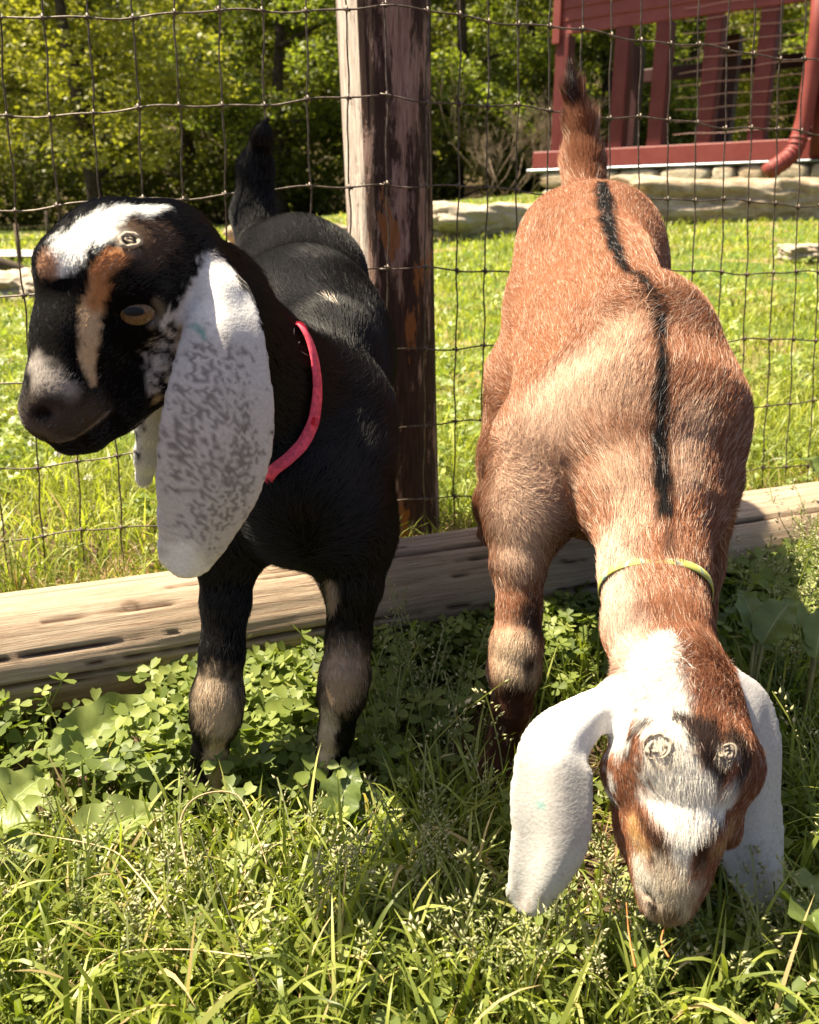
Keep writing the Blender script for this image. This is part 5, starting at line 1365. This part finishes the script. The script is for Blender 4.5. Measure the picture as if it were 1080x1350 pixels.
# grass seed heads (open panicles)
def seedheads(name, x, y, h, rnd, label, seed):
    r_ = np.random.default_rng(seed); V = []; F = []; R = []; b = 0
    SP = np.array([(0, 0, 0), (.35, .22, .10), (1, 0, 0), (.35, -.22, .10), (.4, 0, -.18)]); SF = np.array([(0, 1, 4), (1, 2, 4), (2, 3, 4), (3, 0, 4), (0, 3, 1), (1, 3, 2)])
    for i in range(len(x)):
        p0 = np.array([x[i], y[i], float(lo(x[i], y[i]))]); a = r_.uniform(0, 6.28); ln = np.array([math.cos(a), math.sin(a), 0])*r_.uniform(.1, .55)
        pts = [p0+np.array([0, 0, 1])*h[i]*f+ln*h[i]*f*f for f in np.linspace(0, 1, 6)]
        for q, f in ((pts, .0006),):
            for k in range(5):
                w = np.array([f, 0, 0]); V += [q[k]-w, q[k]+w, q[k+1]+w*.8, q[k+1]-w*.8]; F += [(b, b+1, b+2), (b, b+2, b+3)]; R += [rnd[i]*.5]*4; b += 4
        ph = h[i]*.45; m = int(r_.integers(16, 30)); sz0 = r_.uniform(.0034, .0056)
        for k in range(m):
            f = r_.random()**.8; s_ = 1-f*.45
            k5 = s_*5; i0 = min(int(k5), 4); c = pts[i0]+(pts[i0+1]-pts[i0])*(k5-i0)
            an = r_.uniform(0, 6.28); rr = ph*.30*(.15+f*.85)*r_.uniform(.3, 1); c = c+np.array([math.cos(an)*rr, math.sin(an)*rr, rr*.5])
            d = np.array([math.cos(an)*.7, math.sin(an)*.7, r_.uniform(.3, 1)]); d /= np.linalg.norm(d); e = np.cross(d, r_.normal(0, 1, 3)); e /= np.linalg.norm(e); g_ = np.cross(d, e); s1 = sz0*r_.uniform(.7, 1.3)
            for o_ in SP: V.append(c+(d*o_[0]+e*o_[1]+g_*o_[2])*s1)
            F += [tuple(t+b) for t in SF]; R += [float(np.clip(rnd[i]+r_.normal(0, .15), 0, 1))]*5; b += 5
    me = mesh_np(name, np.array(V), np.array(F)); fattr(me, 'rnd', R); o = link(name, me, M_SEED, None, False); tagit(o, label, 'seed heads', None, 'stuff')
def sh(n, y0, y1, dens, seed, lb, h0, h1):
    x, y = sample(n, y0, y1, dens); h = clear_height(x, y, rg.uniform(h0, h1, len(x))); k = h > .03; seedheads('grass_seed_heads', x[k], y[k], h[k], rg.beta(2, 2, k.sum()), lb, seed)
sh(190, .26, .52, lambda px, py, x, y: np.clip(blob(px, py, 760, 1290, 280, 80)+.8*blob(px, py, 600, 1130, 90, 80)+.35*blob(px, py, 200, 1250, 250, 100), 0, 1)*np.clip(1-.95*blob(px, py, 800, 1130, 70, 70)-1.1*blob(px, py, 700, 1215, 60, 60)-1.1*blob(px, py, 1010, 1215, 50, 50), 0, 1), 21, 'pale grass seed heads in the right foreground below the grazing goat', .05, .095)
sh(170, .42, 1.0, lambda px, py, x, y: np.clip(blob(px, py, 1060, 830, 60, 190)+.5*blob(px, py, 560, 1010, 90, 50), 0, 1), 22, 'grass seed heads at the right edge beside the grazing goat', .07, .15)

# broad dock leaves, each leaf a part
def dock_mat():
    def vn(nt, c):
        at = nd(nt, 'ShaderNodeAttribute', attribute_name='luv'); sp = nd(nt, 'ShaderNodeSeparateXYZ'); nt.links.new(at.outputs['Vector'], sp.inputs[0])
        # side veins run forward from the midrib
        av = mathn(nt, 'ABSOLUTE', sp.outputs['Y']); t = mathn(nt, 'SUBTRACT', sp.outputs['X'], mathn(nt, 'MULTIPLY', av, .9))
        w = mathn(nt, 'ABSOLUTE', mathn(nt, 'SINE', mathn(nt, 'MULTIPLY', t, 34.0)))
        vein = ramp(nt, w, [(0, (1, 1, 1)), (.16, (0, 0, 0))]); mid = ramp(nt, av, [(.0, (1, 1, 1)), (.035, (0, 0, 0))])
        n = noise_n(nt, texco(nt), 60, 4)
        c = mixc(nt, .5, c, ramp(nt, n, [(.3, (.65, .65, .6)), (.7, (1.2, 1.2, 1.1))]), 'MULTIPLY')
        c = mixc(nt, mathn(nt, 'MULTIPLY', vein, .45), c, (.34, .40, .17)); return mixc(nt, mathn(nt, 'MULTIPLY', mid, .8), c, (.42, .48, .24))
    return leaf_mat('dock_leaf', [(0, (.085, .12, .03)), (.5, (.13, .17, .042)), (1, (.21, .25, .075))], rough=.42, trans=.30, spec=.4, tint=.9, vnode=vn)
M_DOCK = dock_mat()
def dock_leaf(parent, base, d, L, W, droop, rnd, seed, rise=.3, roll=0, wave=.32, mat=None):
    rd = random.Random(seed); d = Vector((d[0], d[1], 0)).normalized(); s = Vector((-d.y, d.x, 0)); nu, nv = 22, 8; V = []; U = []
    p = Vector(base); el = rise
    for i in range(nu+1):
        f = i/nu; tdir = d*math.cos(el)+Vector((0, 0, 1))*math.sin(el); up = Vector((0, 0, 1))*math.cos(el)-d*math.sin(el)
        if i: p = p+tdir*(L/nu)
        el -= droop/nu
        w = W*.5*(math.sin(math.pi*min(1, f*1.02)**.75)**.8)*(1-.12*f) if 0 < f < 1 else 0.0008
        s2 = (s*math.cos(roll)+up*math.sin(roll)); u2 = up*math.cos(roll)-s*math.sin(roll)
        for j in range(nv+1):
            g_ = (j/nv)*2-1; ruf = wave*W*.25*abs(g_)**2.5*math.sin(f*19+seed+(2 if g_ > 0 else 0))+.02*W*math.sin(f*50+j)
            V.append(p+s2*(w*g_*(1+.06*math.sin(f*31+seed*3)*abs(g_)))+u2*(abs(g_)*w*.45+ruf-.03*W*math.cos(f*34*1.0-abs(g_)*9)*.4)); U.append((f*3, g_, 0))
    F = [(i*(nv+1)+j, i*(nv+1)+j+1, (i+1)*(nv+1)+j+1, (i+1)*(nv+1)+j) for i in range(nu) for j in range(nv)]
    me = mesh_np('leaf', [tuple(v) for v in V], F); fattr(me, 'rnd', [rnd]*len(V)); a = me.attributes.new('luv', 'FLOAT_VECTOR', 'POINT'); a.data.foreach_set('vector', np.array(U, np.float32).ravel())
    return link('leaf', me, mat or M_DOCK, parent, True)
def dock(px, py, label, leaves, seed):
    q = G(px, py); q.z = gz(q.x, q.y); root = empty('broadleaf_plant', q, label, 'plant', 'broad-leaved weeds in the turf')
    for i, (ang, L, W, droop, rnd, rise, roll) in enumerate(leaves):
        a = rad(ang); d = (math.cos(a), math.sin(a)); st = q+Vector((d[0], d[1], 0))*.006+Vector((0, 0, .004))
        dock_leaf(root, st, d, L, W, droop, rnd, seed*7+i, rise, roll)
    mb = MB(); mb.tube([q-Vector((0, 0, .01)), q+Vector((0, 0, .012))], [.006, .004], 7); mb.build('crown', M_STALK, root)
M_STALK = simple_mat('green_red_stalk', (.22, .20, .08), .5, .3, 90, .3, 0)
def dock2(label, leaves, seed):
    """a weed whose leaves run between two points each: (x0, y0, Y0, x1, y1, Y1, width, droop, shade, roll)"""
    a = P(*leaves[0][:3]); q = Vector((a.x, a.y, gz(a.x, a.y))); root = empty('broadleaf_plant', q, label, 'plant', 'broad-leaved weeds in the turf')
    for i, (x0, y0, Y0, x1, y1, Y1, W, droop, rnd, roll) in enumerate(leaves):
        a, b = P(x0, y0, Y0), P(x1, y1, Y1); v = b-a; hz = math.hypot(v.x, v.y)
        dock_leaf(root, a, (v.x/hz, v.y/hz), v.length*1.03, W, droop, rnd, seed*7+i, math.atan2(v.z, hz)+droop*.5, roll)
        mb = MB(); mb.tube([Vector((q.x, q.y, q.z-.004)), (a+q)/2+Vector((0, 0, .002)), a+v*.03], [.0022, .0018, .0014], 6); mb.build('stalk', M_STALK, root)
dock2('broad-leaved weed with one large upright leaf in front of the log', [(66, 1012, .575, 216, 918, .66, .050, .35, .9, .55), (90, 1022, .57, 205, 985, .60, .024, .4, .6, .3)], 1)
dock2('broad-leaved weed with a pale flat leaf left of the black goat\'s hoof', [(85, 1120, .49, 222, 1068, .53, .040, .5, .95, .35), (100, 1130, .485, 160, 1180, .46, .03, .6, .7, 0)], 2)
dock2('broad-leaved weed with pale leaves cut off by the left edge', [(-10, 1085, .50, 62, 1020, .55, .046, .5, .95, .4), (-20, 1100, .49, 55, 1085, .50, .036, .5, .9, 0), (0, 1110, .48, 40, 1150, .465, .034, .5, .7, 0)], 3)
dock2('broad-leaved weed between the black goat\'s front legs', [(392, 1065, .56, 318, 985, .61, .030, .5, .75, .4), (395, 1070, .555, 410, 975, .60, .028, .5, .8, .3), (390, 1075, .55, 330, 1040, .56, .022, .5, .7, .1)], 4)
dock2('broad-leaved weed shading the black goat\'s right-hand hoof', [(440, 1085, .53, 470, 1005, .56, .036, .4, .1, .1), (450, 1085, .53, 520, 1050, .55, .026, .6, .15, .1)], 5)  # leaf tones set dark to paint in the shade here
dock2('broad-leaved weed at the lower right edge beside the white ear', [(1100, 1255, .37, 1040, 1180, .42, .052, .5, .45, .3), (1100, 1200, .41, 1035, 1150, .44, .030, .5, .7, .2)], 6)
dock2('broad-leaved weed with jagged pale leaves right of the brown neck', [(1000, 840, .66, 975, 778, .70, .032, .6, .95, 0), (1005, 850, .65, 1045, 790, .68, .034, .7, .8, .2), (995, 850, .65, 950, 800, .68, .026, .7, .7, .3)], 7)
dock2('broad-leaved weed half hidden in grass at the right edge', [(1075, 860, .65, 1030, 790, .69, .034, .6, .85, .2), (1075, 870, .64, 1085, 800, .68, .03, .6, .7, 0)], 8)
dock2('dark broad-leaved weed above the log at the right edge', [(1095, 650, .98, 1052, 600, 1.02, .050, .5, .2, .2)], 9)

# single conspicuous bent stalks in the foreground
def stalks():
    for i, (pix, w, mat, lb) in enumerate([
        ([(330, 1262, .37), (250, 1252, .385), (160, 1256, .385), (118, 1285, .37), (122, 1312, .36)], .0011, M_STRAWM, 'dry stalk bending down to the left in the foreground'),
        ([(248, 1150, .44), (238, 1085, .465), (262, 1050, .475), (312, 1048, .475), (338, 1100, .455), (352, 1140, .44)], .0011, M_STRAWM, 'dry stalk looped over before the black goat\'s left-hand hoof'),
        ([(225, 1210, .40), (180, 1150, .43), (140, 1118, .45), (38, 1098, .47)], .0016, M_STRAWM, 'flat dead blade reaching left across the turf'),
        ([(345, 1310, .34), (300, 1200, .38), (262, 1095, .43)], .0008, M_DARKST, 'thin dark upright stalk in the left foreground'),
        ([(882, 1262, .37), (872, 1240, .38), (880, 1214, .39)], .0012, M_ORST, 'orange-brown twig under the grazing goat\'s nose'),
        ([(838, 1275, .36), (830, 1235, .38), (826, 1190, .395)], .0012, M_ORST, 'upright orange stalk just left of the grazing nose')]):
        P_ = [P(a, b, c) for a, b, c in pix]; pts = []
        for k in range(len(P_)-1):
            p0 = P_[max(k-1, 0)]; p1 = P_[k]; p2 = P_[k+1]; p3 = P_[min(k+2, len(P_)-1)]
            for t in (0, .2, .4, .6, .8): pts.append(.5*((2*p1)+(p2-p0)*t+(2*p0-5*p1+4*p2-p3)*t*t+(-p0+3*p1-3*p2+p3)*t**3))
        pts.append(P_[-1]); mb = MB(); n = len(pts); mb.tube(pts, [w*(1-.6*k/n) for k in range(n)], 6, flat=.4, rnd=.1); o = mb.build('grass_stalk', mat); tagit(o, lb, 'stalk', 'single stalks standing out of the turf')
M_STRAWM = simple_mat('dry_straw_stalk', (.50, .36, .20), .6, .3, 120, .35, 0); M_DARKST = simple_mat('dark_stalk', (.05, .05, .025), .6, .3, 120, .35, 0); M_ORST = simple_mat('orange_stalk', (.42, .17, .05), .6, .3, 120, .35, 0)
stalks()
# white clover blossoms beyond the fence
BL = ['white clover blossom below the black goat\'s chin', 'second white clover blossom just right of the one under the chin', 'white clover blossom beside the black goat\'s far ear', 'white clover blossom left of the chin, at the left edge',
      'lowest white clover blossom left of the speckled ear', 'white clover blossom just left of the brown goat\'s back', 'white clover blossom right of the brown goat\'s shoulder', 'rightmost white clover blossom in the lawn']
def blossoms():
    m = simple_mat('white_clover_blossom', (.72, .68, .62), .8, .2, 400, .2, 0)
    for i, (px, py) in enumerate([(45, 592), (80, 607), (180, 575), (20, 560), (120, 640), (705, 480), (900, 520), (950, 500)]):
        q = G(px, py+12, .0); mb = MB(); c = Vector((q.x, q.y, q.z+.028)); rd = random.Random(i)
        for k in range(26):
            v = Vector((rd.gauss(0, 1), rd.gauss(0, 1), rd.gauss(.3, 1))).normalized(); mb.tube([c+v*.002, c+v*.0085], [.0016, .0007], 4)
        mb2 = MB(); mb2.tube([(q.x, q.y, q.z-.01), c], .0007, 4)
        root = empty('clover_blossom', (q.x, q.y, q.z), BL[i], 'flower', 'white clover blossoms beyond the fence'); mb.build('petals', m, root); mb2.build('stalk', M_STALK, root)
blossoms()
